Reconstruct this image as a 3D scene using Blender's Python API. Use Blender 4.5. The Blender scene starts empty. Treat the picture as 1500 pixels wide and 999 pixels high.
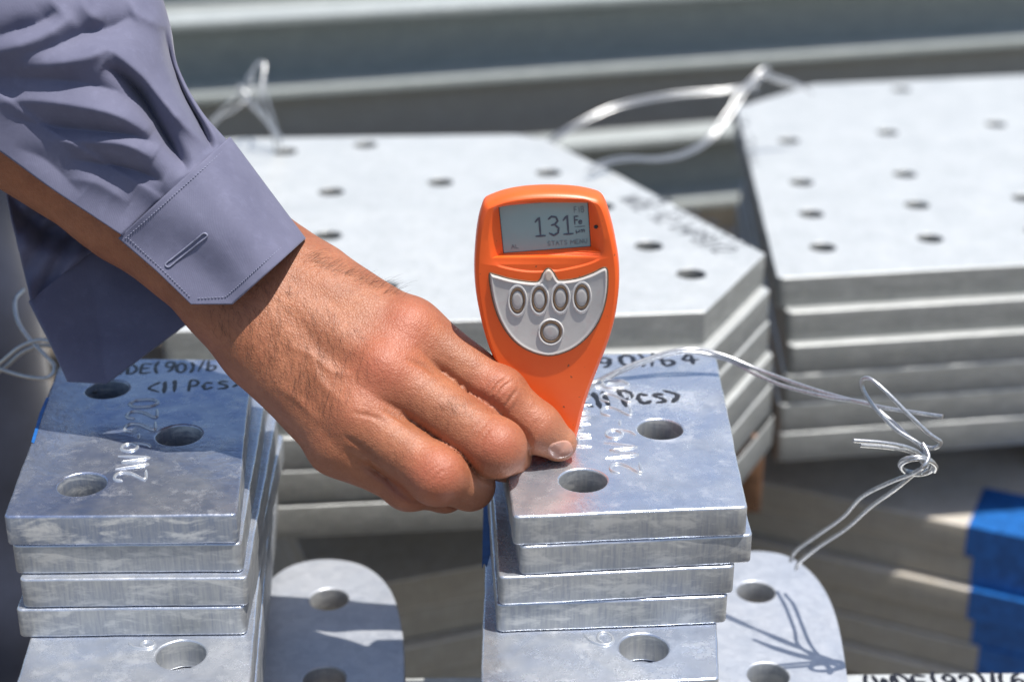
import bpy, bmesh, math, random
import numpy as np
from mathutils import Vector, Matrix
from mathutils.geometry import tessellate_polygon
from mathutils.bvhtree import BVHTree

random.seed(7)
RNG = np.random.default_rng(7)
S = bpy.context.scene
COL = S.collection

# ------------------------------------------------------------------ camera, sky, sun, exposure
FPX = 2350.0                      # focal length in pixels of a 1500 px wide frame
PITCH = math.radians(23.6)
CAM = Vector((0.0, -0.5526, 0.316))
cd = bpy.data.cameras.new("camera")
cam = bpy.data.objects.new("camera", cd); COL.objects.link(cam)
cam.location = CAM
cam.rotation_euler = (math.pi / 2 - PITCH, 0, 0)
cd.sensor_width = 36.0
cd.lens = 36.0 * FPX / 1500.0
cd.clip_start = 0.01; cd.clip_end = 500.0
cd.dof.use_dof = True; cd.dof.focus_distance = 0.668; cd.dof.aperture_fstop = 5.8
S.camera = cam

SUN = Vector((0.25, -0.11, 1.0)).normalized()       # towards the sun
world = bpy.data.worlds.new("World"); S.world = world; world.use_nodes = True
wn = world.node_tree.nodes; wl = world.node_tree.links
for n in list(wn): wn.remove(n)
sky = wn.new("ShaderNodeTexSky"); sky.sky_type = 'NISHITA'; sky.sun_disc = False
sky.sun_elevation = math.asin(SUN.z); sky.sun_rotation = math.atan2(SUN.x, SUN.y)
sky.air_density = 1.0; sky.dust_density = 1.6; sky.ozone_density = 1.0
bg = wn.new("ShaderNodeBackground"); bg.inputs[1].default_value = 0.10
wo = wn.new("ShaderNodeOutputWorld")
wl.new(sky.outputs[0], bg.inputs[0]); wl.new(bg.outputs[0], wo.inputs[0])
sd = bpy.data.lights.new("sun", 'SUN'); sd.energy = 4.2; sd.angle = math.radians(0.55); sd.color = (1.0, 0.955, 0.89)
sun = bpy.data.objects.new("sun", sd); COL.objects.link(sun)
sun.rotation_euler = SUN.to_track_quat('Z', 'Y').to_euler()
S.view_settings.view_transform = 'Standard'; S.view_settings.look = 'None'
S.view_settings.exposure = 0.52; S.view_settings.gamma = 1.0; S.view_settings.use_curve_mapping = False
S.render.engine = 'CYCLES'
S.cycles.use_denoising = True
S.cycles.max_bounces = 8

# ------------------------------------------------------------------ measuring helpers (photo pixel -> point in the place)
CP, SP = math.cos(PITCH), math.sin(PITCH)
def ray(px, py):
    u = (px - 750.0) / FPX; v = -(py - 499.5) / FPX
    return Vector((u, CP + v * SP, -SP + v * CP))
def PZ(px, py, z):                 # on a level plane
    d = ray(px, py); return CAM + d * ((z - CAM.z) / d.z)
def PY(px, py, y):                 # on an upright plane facing the camera side
    d = ray(px, py); return CAM + d * ((y - CAM.y) / d.y)
def PD(px, py, dep):               # at a depth along the view axis
    return CAM + ray(px, py) * dep

# ------------------------------------------------------------------ object helpers
def tag(o, label=None, cat=None, group=None, kind=None):
    if label: o["label"] = label
    if cat: o["category"] = cat
    if group: o["group"] = group
    if kind: o["kind"] = kind
    return o
def link(name, me, mat=None, parent=None, smooth=None):
    o = bpy.data.objects.new(name, me); COL.objects.link(o)
    if mat is not None:
        me.materials.clear(); me.materials.append(mat)
    if smooth is not None:
        for p in me.polygons: p.use_smooth = True
        me.set_sharp_from_angle(angle=math.radians(smooth))
    if parent is not None: o.parent = parent
    return o
def empty(name, loc=(0, 0, 0)):
    o = bpy.data.objects.new(name, None); COL.objects.link(o); o.location = loc
    o.empty_display_size = 0.01
    return o
def attach(child, parent):         # keep the world place
    child.parent = parent
    child.matrix_parent_inverse = Matrix.Translation(parent.location).inverted()
    return child
def pydata(name, vs, fs):
    me = bpy.data.meshes.new(name); me.from_pydata([tuple(v) for v in vs], [], fs); me.update(); return me
def catmull(pts, n, closed=False):
    P = [np.array(p, float) for p in pts]; out = []
    m = len(P); segs = m if closed else m - 1
    for i in range(segs):
        if closed: a, b, c, d = P[(i - 1) % m], P[i], P[(i + 1) % m], P[(i + 2) % m]
        else:
            b, c = P[i], P[i + 1]
            a = P[i - 1] if i > 0 else 2 * b - c
            d = P[i + 2] if i + 2 < m else 2 * c - b
        for k in range(n):
            t = k / n
            out.append(0.5 * ((2 * b) + (-a + c) * t + (2 * a - 5 * b + 4 * c - d) * t * t + (-a + 3 * b - 3 * c + d) * t ** 3))
    if not closed: out.append(P[-1])
    return out
def tube_data(pts, rad, seg=8):
    pts = [Vector(p) for p in pts]; n = len(pts)
    rads = rad if isinstance(rad, (list, tuple)) else [rad] * n
    vs, fs = [], []
    up = None
    for i in range(n):
        t = (pts[min(i + 1, n - 1)] - pts[max(i - 1, 0)]).normalized()
        if up is None:
            up = t.orthogonal().normalized()
        up = (up - t * up.dot(t)).normalized(); side = t.cross(up)
        for k in range(seg):
            a = 2 * math.pi * k / seg
            vs.append(pts[i] + (up * math.cos(a) + side * math.sin(a)) * rads[i])
    for i in range(n - 1):
        for k in range(seg):
            k2 = (k + 1) % seg
            fs.append((i * seg + k, i * seg + k2, (i + 1) * seg + k2, (i + 1) * seg + k))
    fs.append(tuple(reversed(range(seg)))); fs.append(tuple(range((n - 1) * seg, n * seg)))
    return vs, fs
def join_data(lst):
    V, F = [], []
    for vs, fs in lst:
        b = len(V); V += list(vs); F += [tuple(i + b for i in f) for f in fs]
    return V, F
def curve_mesh(name, loops, half, bev, res=1, offset=True):
    """flat closed loops in xy (first one outside, others holes) -> bevelled slab of height 2*half about z=0"""
    cu = bpy.data.curves.new(name, 'CURVE'); cu.dimensions = '2D'; cu.fill_mode = 'BOTH'
    cu.extrude = max(half - bev, 0.0); cu.bevel_depth = bev; cu.bevel_resolution = res
    if offset: cu.offset = -bev
    for lp in loops:
        sp = cu.splines.new('POLY'); sp.points.add(len(lp) - 1); sp.use_cyclic_u = True
        for p, q in zip(sp.points, lp): p.co = (q[0], q[1], 0, 1)
    o = bpy.data.objects.new(name + "_tmp", cu); COL.objects.link(o)
    bpy.context.view_layer.update()
    me = bpy.data.meshes.new_from_object(o.evaluated_get(bpy.context.evaluated_depsgraph_get()))
    bpy.data.objects.remove(o); bpy.data.curves.remove(cu)
    me.name = name
    return me
def circle(cx, cy, r, n=40, rz=0.0, ry=None):
    return [(cx + r * math.cos(rz + 2 * math.pi * k / n), cy + (ry or r) * math.sin(rz + 2 * math.pi * k / n)) for k in range(n)]
def rough_loop(corners, radius, step=0.004, jit=0.00012):
    """polygon with rounded corners, resampled, with the slight waviness of a dipped edge"""
    n = len(corners); pts = []
    C = [Vector((c[0], c[1])) for c in corners]
    rr = radius if isinstance(radius, (list, tuple)) else [radius] * n
    for i in range(n):
        a, b, c = C[i - 1], C[i], C[(i + 1) % n]
        d1 = (a - b).normalized(); d2 = (c - b).normalized()
        ang = math.acos(max(-1, min(1, d1.dot(d2))))
        if ang > 3.1: pts.append(b); continue
        t = min(rr[i] / math.tan(ang / 2), 0.49 * (a - b).length, 0.49 * (c - b).length)
        r = t * math.tan(ang / 2)
        ctr = b + (d1 + d2).normalized() * (r / math.sin(ang / 2))
        p1 = b + d1 * t; p2 = b + d2 * t
        a1 = math.atan2(*(p1 - ctr).yx); a2 = math.atan2(*(p2 - ctr).yx)
        da = (a2 - a1 + math.pi) % (2 * math.pi) - math.pi
        k = max(4, int(abs(da) * r / 0.002))
        for j in range(k + 1):
            t2 = a1 + da * j / k
            pts.append(ctr + Vector((math.cos(t2), math.sin(t2))) * r)
    out = []
    for i in range(len(pts)):
        a, b = pts[i], pts[(i + 1) % len(pts)]
        m = max(1, int((b - a).length / step))
        for j in range(m): out.append(a.lerp(b, j / m))
    ph = [random.uniform(0, 6.28) for _ in range(4)]
    res = []
    acc = 0
    for i, p in enumerate(out):
        q = out[(i + 1) % len(out)]; nrm = Vector((q.y - p.y, p.x - q.x))
        acc += nrm.length
        if nrm.length > 0: nrm.normalize()
        w = math.sin(acc * 180 + ph[0]) * 0.6 + math.sin(acc * 410 + ph[1]) * 0.5 + math.sin(acc * 77 + ph[2]) * 0.9
        res.append((p.x + nrm.x * w * jit, p.y + nrm.y * w * jit))
    return res

# ------------------------------------------------------------------ materials
def nodes(name):
    m = bpy.data.materials.new(name); m.use_nodes = True
    nt = m.node_tree; b = nt.nodes["Principled BSDF"]
    return m, nt, b
def N(nt, t, **kw):
    n = nt.nodes.new(t)
    for k, v in kw.items(): setattr(n, k, v)
    return n
def ramp(nt, fac, stops, interp='LINEAR'):
    r = N(nt, "ShaderNodeValToRGB"); cr = r.color_ramp; cr.interpolation = interp
    while len(cr.elements) < len(stops): cr.elements.new(0.5)
    for e, (p, c) in zip(cr.elements, stops):
        e.position = p; e.color = (c[0], c[1], c[2], 1) if not isinstance(c, float) else (c, c, c, 1)
    nt.links.new(fac, r.inputs[0]); return r
def mixc(nt, fac, a, b, bt='MIX'):
    m = N(nt, "ShaderNodeMix", data_type='RGBA', blend_type=bt)
    for s, v in ((0, fac), (6, a), (7, b)):
        if hasattr(v, "links"): nt.links.new(v, m.inputs[s])
        else: m.inputs[s].default_value = v if s == 0 else (v[0], v[1], v[2], 1)
    return m.outputs[2]
def noise(nt, vec, scale, detail=4.0, rough=0.55, dist=0.0):
    n = N(nt, "ShaderNodeTexNoise"); n.inputs["Scale"].default_value = scale; n.inputs["Detail"].default_value = detail
    n.inputs["Roughness"].default_value = rough; n.inputs["Distortion"].default_value = dist
    nt.links.new(vec, n.inputs["Vector"]); return n.outputs["Fac"]
def coords(nt, scale=(1, 1, 1), rot=(0, 0, 0), rnd=True):
    tc = N(nt, "ShaderNodeTexCoord"); mp = N(nt, "ShaderNodeMapping")
    mp.inputs["Scale"].default_value = scale; mp.inputs["Rotation"].default_value = rot
    nt.links.new(tc.outputs["Object"], mp.inputs["Vector"])
    if rnd:
        oi = N(nt, "ShaderNodeObjectInfo"); mul = N(nt, "ShaderNodeMath", operation='MULTIPLY'); mul.inputs[1].default_value = 7.3
        nt.links.new(oi.outputs["Random"], mul.inputs[0]); nt.links.new(mul.outputs[0], mp.inputs["Location"])
    return mp.outputs[0]
def bump(nt, h, strength, dist, normal=None):
    b = N(nt, "ShaderNodeBump"); b.inputs["Strength"].default_value = strength; b.inputs["Distance"].default_value = dist
    nt.links.new(h, b.inputs["Height"])
    if normal is not None: nt.links.new(normal, b.inputs["Normal"])
    return b.outputs[0]

def make_zinc(name, light, dark, metal, r0, r1, white=0.35, tint=None, sheen_amt=0.0, bumpd=0.0004, scratch=0.25, edge_shade_k=1.0):
    m, nt, b = nodes(name)
    v = coords(nt)
    big = noise(nt, v, 38, 5, 0.6, 0.6)
    mid = noise(nt, v, 170, 5, 0.65, 0.3)
    fine = noise(nt, v, 900, 3, 0.6)
    spang = N(nt, "ShaderNodeTexVoronoi"); spang.inputs["Scale"].default_value = 260; nt.links.new(v, spang.inputs["Vector"])
    vs = coords(nt, (1, 22, 22), (0, 0, 0.5)); st = noise(nt, vs, 120, 4, 0.7)
    base = mixc(nt, ramp(nt, big, [(0.33, 0.0), (0.68, 1.0)]).outputs[0], dark, light)
    base = mixc(nt, ramp(nt, mid, [(0.35, 0.0), (0.75, 0.55)]).outputs[0], base, light)
    if tint is not None:
        tn = noise(nt, v, 22, 4, 0.6, 1.0)  # blue sky reflection painted into the base colour as cloudy patches
        tf = ramp(nt, tn, [(0.38, 0.0), (0.62, sheen_amt)])
        base = mixc(nt, tf.outputs[0], base, tint)
    sc = N(nt, "ShaderNodeSeparateColor"); nt.links.new(spang.outputs["Color"], sc.inputs[0])
    base = mixc(nt, 0.16, base, mixc(nt, sc.outputs[0], dark, (0.85, 0.87, 0.9)))
    # pale dull bloom in ragged patches and thin streaks
    bl = noise(nt, v, 85, 9, 0.78, 0.25)
    bt = 0.56 - 0.05 * max(0.0, white - 0.3)
    bf = ramp(nt, bl, [(bt, 0.0), (bt + 0.16, white * 0.75), (0.85, white * 0.7)])
    base = mixc(nt, bf.outputs[0], base, (0.78, 0.79, 0.80))
    sf = ramp(nt, st, [(0.58, 0.0), (0.72, scratch)])
    base = mixc(nt, sf.outputs[0], base, (0.8, 0.82, 0.85))
    spk = ramp(nt, fine, [(0.28, 0.35), (0.36, 0.0)])
    base = mixc(nt, spk.outputs[0], base, (dark[0] * .6, dark[1] * .6, dark[2] * .6))
    # upright faces darkened by painted-in shade; flame-cut coat rougher, with ragged white runs
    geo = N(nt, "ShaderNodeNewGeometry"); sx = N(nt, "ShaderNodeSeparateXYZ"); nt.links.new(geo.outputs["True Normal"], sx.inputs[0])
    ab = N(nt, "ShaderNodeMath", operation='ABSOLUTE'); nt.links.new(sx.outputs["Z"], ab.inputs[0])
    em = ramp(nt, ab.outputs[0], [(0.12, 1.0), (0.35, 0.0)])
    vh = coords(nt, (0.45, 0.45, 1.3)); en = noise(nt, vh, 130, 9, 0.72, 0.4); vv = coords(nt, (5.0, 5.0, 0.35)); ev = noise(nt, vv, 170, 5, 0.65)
    edge = mixc(nt, ramp(nt, ev, [(0.35, 0.0), (0.7, 1.0)]).outputs[0], [x * 0.72 * edge_shade_k for x in dark], [light[0] * .72 * edge_shade_k, light[1] * .71 * edge_shade_k, light[2] * .66 * edge_shade_k])
    edge = mixc(nt, ramp(nt, en, [(0.49, 0.0), (0.60, min(1.0, white * 0.95)), (0.8, white)]).outputs[0], edge, (0.72 * edge_shade_k, 0.72 * edge_shade_k, 0.69 * edge_shade_k))
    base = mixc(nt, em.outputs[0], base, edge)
    nt.links.new(base, b.inputs["Base Color"])
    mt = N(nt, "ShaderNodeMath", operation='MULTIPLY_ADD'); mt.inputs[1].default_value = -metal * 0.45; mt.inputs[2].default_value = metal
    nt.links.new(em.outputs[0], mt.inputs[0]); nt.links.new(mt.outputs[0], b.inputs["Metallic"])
    mm = N(nt, "ShaderNodeMath", operation='MULTIPLY_ADD'); mm.inputs[1].default_value = r1 - r0; mm.inputs[2].default_value = r0
    nt.links.new(mixc(nt, 0.5, mid, big), mm.inputs[0])
    ad = N(nt, "ShaderNodeMath", operation='ADD'); nt.links.new(mm.outputs[0], ad.inputs[0])
    ml = N(nt, "ShaderNodeMath", operation='MULTIPLY'); ml.inputs[1].default_value = 0.35; nt.links.new(bf.outputs[0], ml.inputs[0]); nt.links.new(ml.outputs[0], ad.inputs[1])
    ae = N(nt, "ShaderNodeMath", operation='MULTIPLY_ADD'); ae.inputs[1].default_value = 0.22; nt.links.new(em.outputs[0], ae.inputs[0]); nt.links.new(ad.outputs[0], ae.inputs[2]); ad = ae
    nt.links.new(ad.outputs[0], b.inputs["Roughness"])
    n1 = bump(nt, big, 0.35, bumpd * 3)
    n2 = bump(nt, mid, 0.5, bumpd, n1)
    n3 = bump(nt, bl, 0.22, bumpd * 0.5, n2)
    n4 = bump(nt, en, 0.3, bumpd * 0.6, bump(nt, fine, 0.35, bumpd * 0.25, n3))
    nt.links.new(n4, b.inputs["Normal"])
    return m
M_ZINC = make_zinc("zinc_near", (0.75, 0.77, 0.80), (0.50, 0.53, 0.58), 0.76, 0.14, 0.38, 0.8, (0.42, 0.50, 0.66), 0.7, scratch=0.55, edge_shade_k=0.78)
M_ZINCB = make_zinc("zinc_near_bluish", (0.52, 0.555, 0.63), (0.32, 0.37, 0.47), 0.78, 0.13, 0.34, 0.85, (0.17, 0.24, 0.44), 0.85, scratch=0.55, edge_shade_k=1.05)  # bluer copy: reflected sky and shirt painted into the left plate's colour
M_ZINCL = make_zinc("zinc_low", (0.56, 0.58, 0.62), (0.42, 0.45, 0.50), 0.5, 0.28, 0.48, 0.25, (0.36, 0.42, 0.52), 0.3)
M_ZINCF = make_zinc("zinc_far", (0.615, 0.63, 0.615), (0.51, 0.53, 0.52), 0.38, 0.30, 0.46, 0.3, edge_shade_k=0.60)
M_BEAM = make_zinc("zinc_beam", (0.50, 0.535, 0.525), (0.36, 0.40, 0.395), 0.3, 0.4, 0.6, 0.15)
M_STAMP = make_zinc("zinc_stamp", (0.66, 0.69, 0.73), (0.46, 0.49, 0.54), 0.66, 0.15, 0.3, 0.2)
def make_plain(name, col, rough=0.5, metal=0.0, nscale=200, var=0.15, bd=0.0001, spec=0.5):
    m, nt, b = nodes(name); v = coords(nt)
    f = noise(nt, v, nscale, 5, 0.6)
    c = mixc(nt, ramp(nt, f, [(0.3, 0.0), (0.7, 1.0)]).outputs[0], [x * (1 - var) for x in col], [min(1, x * (1 + var)) for x in col])
    nt.links.new(c, b.inputs["Base Color"]); b.inputs["Roughness"].default_value = rough; b.inputs["Metallic"].default_value = metal
    b.inputs["Specular IOR Level"].default_value = spec
    nt.links.new(bump(nt, f, 0.4, bd), b.inputs["Normal"])
    return m
M_WIRE = make_plain("wire_zinc", (0.50, 0.51, 0.52), 0.3, 0.8, 900, 0.25, 0.0001)
M_INK = make_plain("marker_ink", (0.012, 0.012, 0.016), 0.35, 0, 500, 0.3)
M_BLUE = make_plain("blue_paint", (0.012, 0.11, 0.36), 0.45, 0, 160, 0.3, 0.0003)
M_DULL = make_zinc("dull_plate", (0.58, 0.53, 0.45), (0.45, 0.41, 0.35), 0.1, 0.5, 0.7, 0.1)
M_TIMBER = make_plain("timber", (0.20, 0.10, 0.05), 0.8, 0, 120, 0.35, 0.001)
def make_ground():
    m, nt, b = nodes("ground_earth"); v = coords(nt, rnd=False)
    f = noise(nt, v, 9, 8, 0.65); g = noise(nt, v, 160, 5, 0.7)
    c = mixc(nt, ramp(nt, f, [(0.3, 0.0), (0.7, 1.0)]).outputs[0], (0.10, 0.085, 0.07), (0.17, 0.145, 0.12))
    c = mixc(nt, ramp(nt, g, [(0.45, 0.0), (0.7, 0.5)]).outputs[0], c, (0.20, 0.175, 0.15))
    nt.links.new(c, b.inputs["Base Color"]); b.inputs["Roughness"].default_value = 0.95
    nt.links.new(bump(nt, g, 0.8, 0.006), b.inputs["Normal"])
    return m
M_GROUND = make_ground()

# ------------------------------------------------------------------ stroke lettering
GL = {
 '0': [[(.5,1),(.15,.8),(.1,.5),(.15,.2),(.5,0),(.85,.2),(.9,.5),(.85,.8),(.5,1)]],
 '1': [[(.2,.78),(.5,1),(.5,0)]],
 'I': [[(.5,1),(.5,0)]],
 '2': [[(.1,.75),(.25,.95),(.5,1),(.8,.92),(.88,.72),(.7,.45),(.1,0),(.9,0)]],
 '3': [[(.1,.85),(.45,1),(.85,.85),(.8,.6),(.45,.52),(.85,.42),(.9,.18),(.5,0),(.08,.14)]],
 '4': [[(.62,1),(.1,.35),(.95,.35)],[(.66,.7),(.6,0)]],
 '6': [[(.8,.95),(.35,.75),(.12,.35),(.25,.05),(.55,0),(.85,.15),(.85,.4),(.5,.52),(.18,.35)]],
 '9': [[(.85,.65),(.6,.45),(.25,.5),(.12,.75),(.3,.97),(.65,.98),(.86,.8),(.85,.5),(.7,.15),(.45,0)]],
 'b': [[(.15,1),(.15,0),(.6,.0),(.85,.2),(.75,.45),(.15,.45)]],
 'W': [[(0,1),(.25,0),(.5,.85),(.75,0),(1,1)]],
 'M': [[(0,0),(.05,1),(.5,.3),(.95,1),(1,0)]],
 'H': [[(.05,0),(.05,1)],[(.95,0),(.95,1)],[(.05,.5),(.95,.5)]],
 'D': [[(.1,0),(.1,1),(.55,.95),(.92,.6),(.85,.25),(.5,0),(.1,0)]],
 'E': [[(.95,1),(.1,1),(.05,0),(.95,.02)],[(.08,.52),(.75,.52)]],
 'F': [[(.9,1),(.1,1),(.1,0)],[(.1,.52),(.75,.52)]],
 'e': [[(.12,.35),(.85,.38),(.75,.62),(.4,.68),(.12,.4),(.2,.08),(.5,0),(.85,.1)]],
 'P': [[(.15,0),(.2,1),(.7,1),(.95,.78),(.75,.5),(.2,.45)]],
 'C': [[(.9,.85),(.55,1),(.15,.75),(.1,.3),(.4,0),(.9,.12)]],
 'c': [[(.85,.55),(.5,.65),(.15,.4),(.25,.05),(.55,0),(.9,.12)]],
 's': [[(.85,.6),(.4,.66),(.2,.5),(.75,.28),(.75,.06),(.15,.02)]],
 'S': [[(.9,.88),(.5,1),(.12,.8),(.3,.56),(.75,.42),(.88,.18),(.5,0),(.08,.12)]],
 'T': [[(0,1),(1,1)],[(.5,1),(.5,0)]],
 'A': [[(0,0),(.5,1),(1,0)],[(.22,.4),(.78,.4)]],
 'N': [[(.05,0),(.05,1),(.95,0),(.95,1)]],
 'U': [[(.05,1),(.08,.25),(.4,0),(.75,.08),(.95,.3),(.95,1)]],
 'L': [[(.1,1),(.1,0),(.9,0)]],
 'B': [[(.1,0),(.1,1),(.7,1),(.85,.75),(.65,.52),(.1,.52)],[(.65,.52),(.92,.28),(.7,0),(.1,0)]],
 'm': [[(.05,0),(.05,.62)],[(.05,.5),(.3,.65),(.5,.5),(.5,0)],[(.5,.5),(.75,.65),(.95,.5),(.95,0)]],
 'u': [[(.1,.62),(.1,-.3)],[(.1,.15),(.35,0),(.65,.05),(.9,.25)],[(.9,.62),(.9,0)]],
 '(': [[(.75,1.08),(.35,.75),(.3,.35),(.7,-.1)]],
 ')': [[(.25,1.08),(.65,.75),(.7,.35),(.3,-.1)]],
 '/': [[(.85,1.05),(.1,-.08)]],
 '<': [[(.95,.9),(.1,.45),(.9,.05)]],
 '>': [[(.05,.95),(.92,.55),(.2,.05)]],
 '-': [[(.1,.5),(.9,.5)]],
 '.': [[(.45,.02),(.55,.02)]],
}
def text_strokes(txt, w, h, gap, jitter=0.0, rnd=None):
    x = 0; out = []
    rnd = rnd or random.Random(3)
    for ch in txt:
        if ch == ' ': x += w * 0.7; continue
        cw = w * (0.45 if ch in "1I()/.-" else (1.25 if ch in "WM" else 1.0))
        dx, dy, sc = rnd.uniform(-1, 1) * jitter * w, rnd.uniform(-1, 1) * jitter * h, 1 + rnd.uniform(-1, 1) * jitter
        sl = rnd.uniform(-1, 1) * jitter
        for st in GL[ch]:
            out.append([(x + dx + p[0] * cw * sc + sl * p[1] * w, p[1] * h * sc + dy) for p in st])
        x += cw + gap
    return out, x - gap
def ribbon_data(strokes, width, height, place, smooth=4, rnd=None):
    """rounded raised strokes; place maps (s, t, n) -> world point"""
    parts = []
    for st in strokes:
        pts = catmull([(p[0], p[1]) for p in st], smooth) if len(st) > 2 and smooth else [np.array(p, float) for p in st]
        if not smooth or len(st) <= 2:
            q = []
            for a, b in zip(pts[:-1], pts[1:]): q += [a + (b - a) * k / 3 for k in range(3)]
            pts = q + [pts[-1]]
        n = len(pts); vs = []; fs = []
        prof = [(-1, 0.0), (-0.75, 0.75), (0, 1.0), (0.75, 0.75), (1, 0.0)]
        for i in range(n):
            d = pts[min(i + 1, n - 1)] - pts[max(i - 1, 0)]; L = np.hypot(*d) or 1; nx, ny = -d[1] / L, d[0] / L
            end = 0.55 if i in (0, n - 1) else 1.0
            ww = width * end * (1 + (rnd.uniform(-.3, .3) if rnd else 0))
            ext = (d / L) * (width * 0.4) * (-1 if i == 0 else 1 if i == n - 1 else 0)
            for a, hgt in prof:
                vs.append(place(pts[i][0] + nx * a * ww * .5 + ext[0], pts[i][1] + ny * a * ww * .5 + ext[1], hgt * height * end))
        k = len(prof)
        for i in range(n - 1):
            for j in range(k - 1): fs.append((i * k + j, i * k + j + 1, (i + 1) * k + j + 1, (i + 1) * k + j))
        fs.append(tuple(range(k))); fs.append(tuple(reversed(range((n - 1) * k, n * k))))
        parts.append((vs, fs))
    return join_data(parts)
def lettering(name, txt, o2, sdir, tdir, z, w, h, gap, width, height, mat, parent, jitter=0.0, smooth=4, seed=1, rough=False):
    rnd = random.Random(seed)
    strokes, L = text_strokes(txt, w, h, gap, jitter, rnd)
    sd_, td_ = Vector(sdir).normalized(), Vector(tdir).normalized()
    def place(s, t, n): return (o2[0] + sd_.x * s + td_.x * t, o2[1] + sd_.y * s + td_.y * t, z + n)
    vs, fs = ribbon_data(strokes, width, height, place, smooth, rnd if rough else None)
    me = pydata(name, vs, fs)
    bm = bmesh.new(); bm.from_mesh(me); bmesh.ops.recalc_face_normals(bm, faces=bm.faces); bm.to_mesh(me); bm.free()
    o = link(name, me, mat, None, 60)
    attach(o, parent)
    return o

# ------------------------------------------------------------------ the setting
GZ = -0.40
me = pydata("ground", [(-60, -60, GZ), (60, -60, GZ), (60, 60, GZ), (-60, 60, GZ)], [(0, 1, 2, 3)])
tag(link("ground", me, M_GROUND), kind="structure")

# ------------------------------------------------------------------ plates
def plate(name, corners, holes, ztop, th, mat, label, group=None, radius=0.0025, bev=0.0009, cat="plate", jit=0.00012):
    """corners: world xy, holes: (x, y, r) world; the object's own origin is at its centre"""
    cx = sum(c[0] for c in corners) / len(corners); cy = sum(c[1] for c in corners) / len(corners)
    zc = ztop - th / 2
    lp = rough_loop([(c[0] - cx, c[1] - cy) for c in corners], radius, jit=jit)
    loops = [lp] + [circle(h[0] - cx, h[1] - cy, h[2]) for h in holes]
    me = curve_mesh(name, loops, th / 2, bev, 2)
    o = link(name, me, mat, None, 40)
    o.location = (cx, cy, zc)
    return tag(o, label, cat, group)
def xy(px, py, z):
    p = PZ(px, py, z); return (p.x, p.y)
TH = 0.0132; SPC = 0.0135; HR = 0.0099

# --- left stack
G_L = "drilled plates stacked under the sleeve"
Lq = [(5, 757), (347, 754), (370, 527), (90, 524)]
Lt = [xy(p[0], p[1], 0) for p in Lq]
hl = [xy(120, 709, 0) + (HR,), xy(262, 637, 0) + (HR,), xy(157, 570, 0) + (HR,)]
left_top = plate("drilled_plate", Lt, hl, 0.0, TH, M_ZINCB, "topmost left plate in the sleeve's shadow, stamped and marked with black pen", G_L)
def side_vecs(q): return (q[3][0] - q[0][0], q[3][1] - q[0][1]), (q[2][0] - q[1][0], q[2][1] - q[1][1])
def under_plate(q, z, fl, fr, holes, label, group, mat, ext=0.0, dx=0.0, skew=0.0):
    a = xy(*fl, z); b = xy(*fr, z); vl, vr = side_vecs(q)
    k = 1 + ext
    c = [a, b, (b[0] + vr[0] * k + dx + skew, b[1] + vr[1] * k), (a[0] + vl[0] * k + dx, a[1] + vl[1] * k)]
    off = (a[0] - q[0][0], a[1] - q[0][1])
    hs = [(h[0] + off[0] * .15, h[1] + off[1] * .15, h[2]) for h in holes]
    return plate("drilled_plate", c, hs, z, TH, mat, label, group)
under_plate(Lt, -SPC, (17, 799), (353, 796), hl, "left plate second from the top, directly below the penned one", G_L, M_ZINC, 0.02, 0.002, 0.004)
under_plate(Lt, -2 * SPC, (28, 849), (362, 846), hl, "left plate third from the top, set in at its left end", G_L, M_ZINC, 0.0, 0.004, 0.004)
under_plate(Lt, -3 * SPC, (23, 893), (358, 889), hl, "left plate fourth from the top, resting on the longer base plate", G_L, M_ZINC, 0.03, 0.006, 0.006)
ZB = -4 * SPC
def base_plate(pts, z, holes, label, group, mat, radius):
    return plate("base_plate", [xy(*p, z) for p in pts], [xy(h[0], h[1], z) + (h[2],) for h in holes], z, TH, mat, label, group, radius)
lb = base_plate([(5, 1060), (360, 1060), (399, 655), (130, 655)], ZB, [(265, 958, HR)], "long base plate under the left stack with one hole showing in front", "long base plates", M_ZINC, [.002, .002, .008, .008])
for i, (dx, ex, lab) in enumerate([(6, 6, "second long plate of the left base, its right edge just proud"), (2, 14, "third long plate of the left base"), (10, 4, "lowest long plate of the left base")]):
    z = ZB - SPC * (i + 1)
    plate("base_plate", [xy(5 + dx, 1100, z), xy(362 + dx, 1100, z), xy(396 + dx, 672 + 16 * i + ex, z), xy(130 + dx, 672 + 16 * i + ex, z)], [], z, TH, M_ZINC, lab, "long base plates", [.002, .002, .008, .008])

# --- right stack
G_R = "drilled plates stacked under the gauge"
Rq = [(752, 757), (1095, 742), (1048, 516), (716, 520)]
Rt = [xy(p[0], p[1], 0) for p in Rq]
hr = [xy(854, 703, 0) + (HR,), xy(967, 628, 0) + (HR,)]
right_top = plate("drilled_plate", Rt, hr, 0.0, TH, M_ZINC, "topmost right plate with stamped code, standing under the orange gauge", G_R)
under_plate(Rt, -SPC, (762, 801), (1103, 783), hr, "right plate second from the top, sticking out at its right corner", G_R, M_ZINC, 0.0, -0.004, 0.0)
under_plate(Rt, -2 * SPC, (731, 846), (1076, 829), hr, "right plate third from the top with rounded left corner", G_R, M_ZINC, 0.02, 0.004, 0.0)
under_plate(Rt, -3 * SPC, (727, 886), (1066, 873), hr, "right plate fourth from the top, resting on the longer base plate", G_R, M_ZINC, 0.0, 0.004, 0.0)
rb = base_plate([(704, 1012), (1053, 993), (1040, 640), (716, 640)], ZB, [(943, 948, HR)], "long base plate under the right stack with one hole and a stamped figure", "long base plates", M_ZINC, .002)
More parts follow.
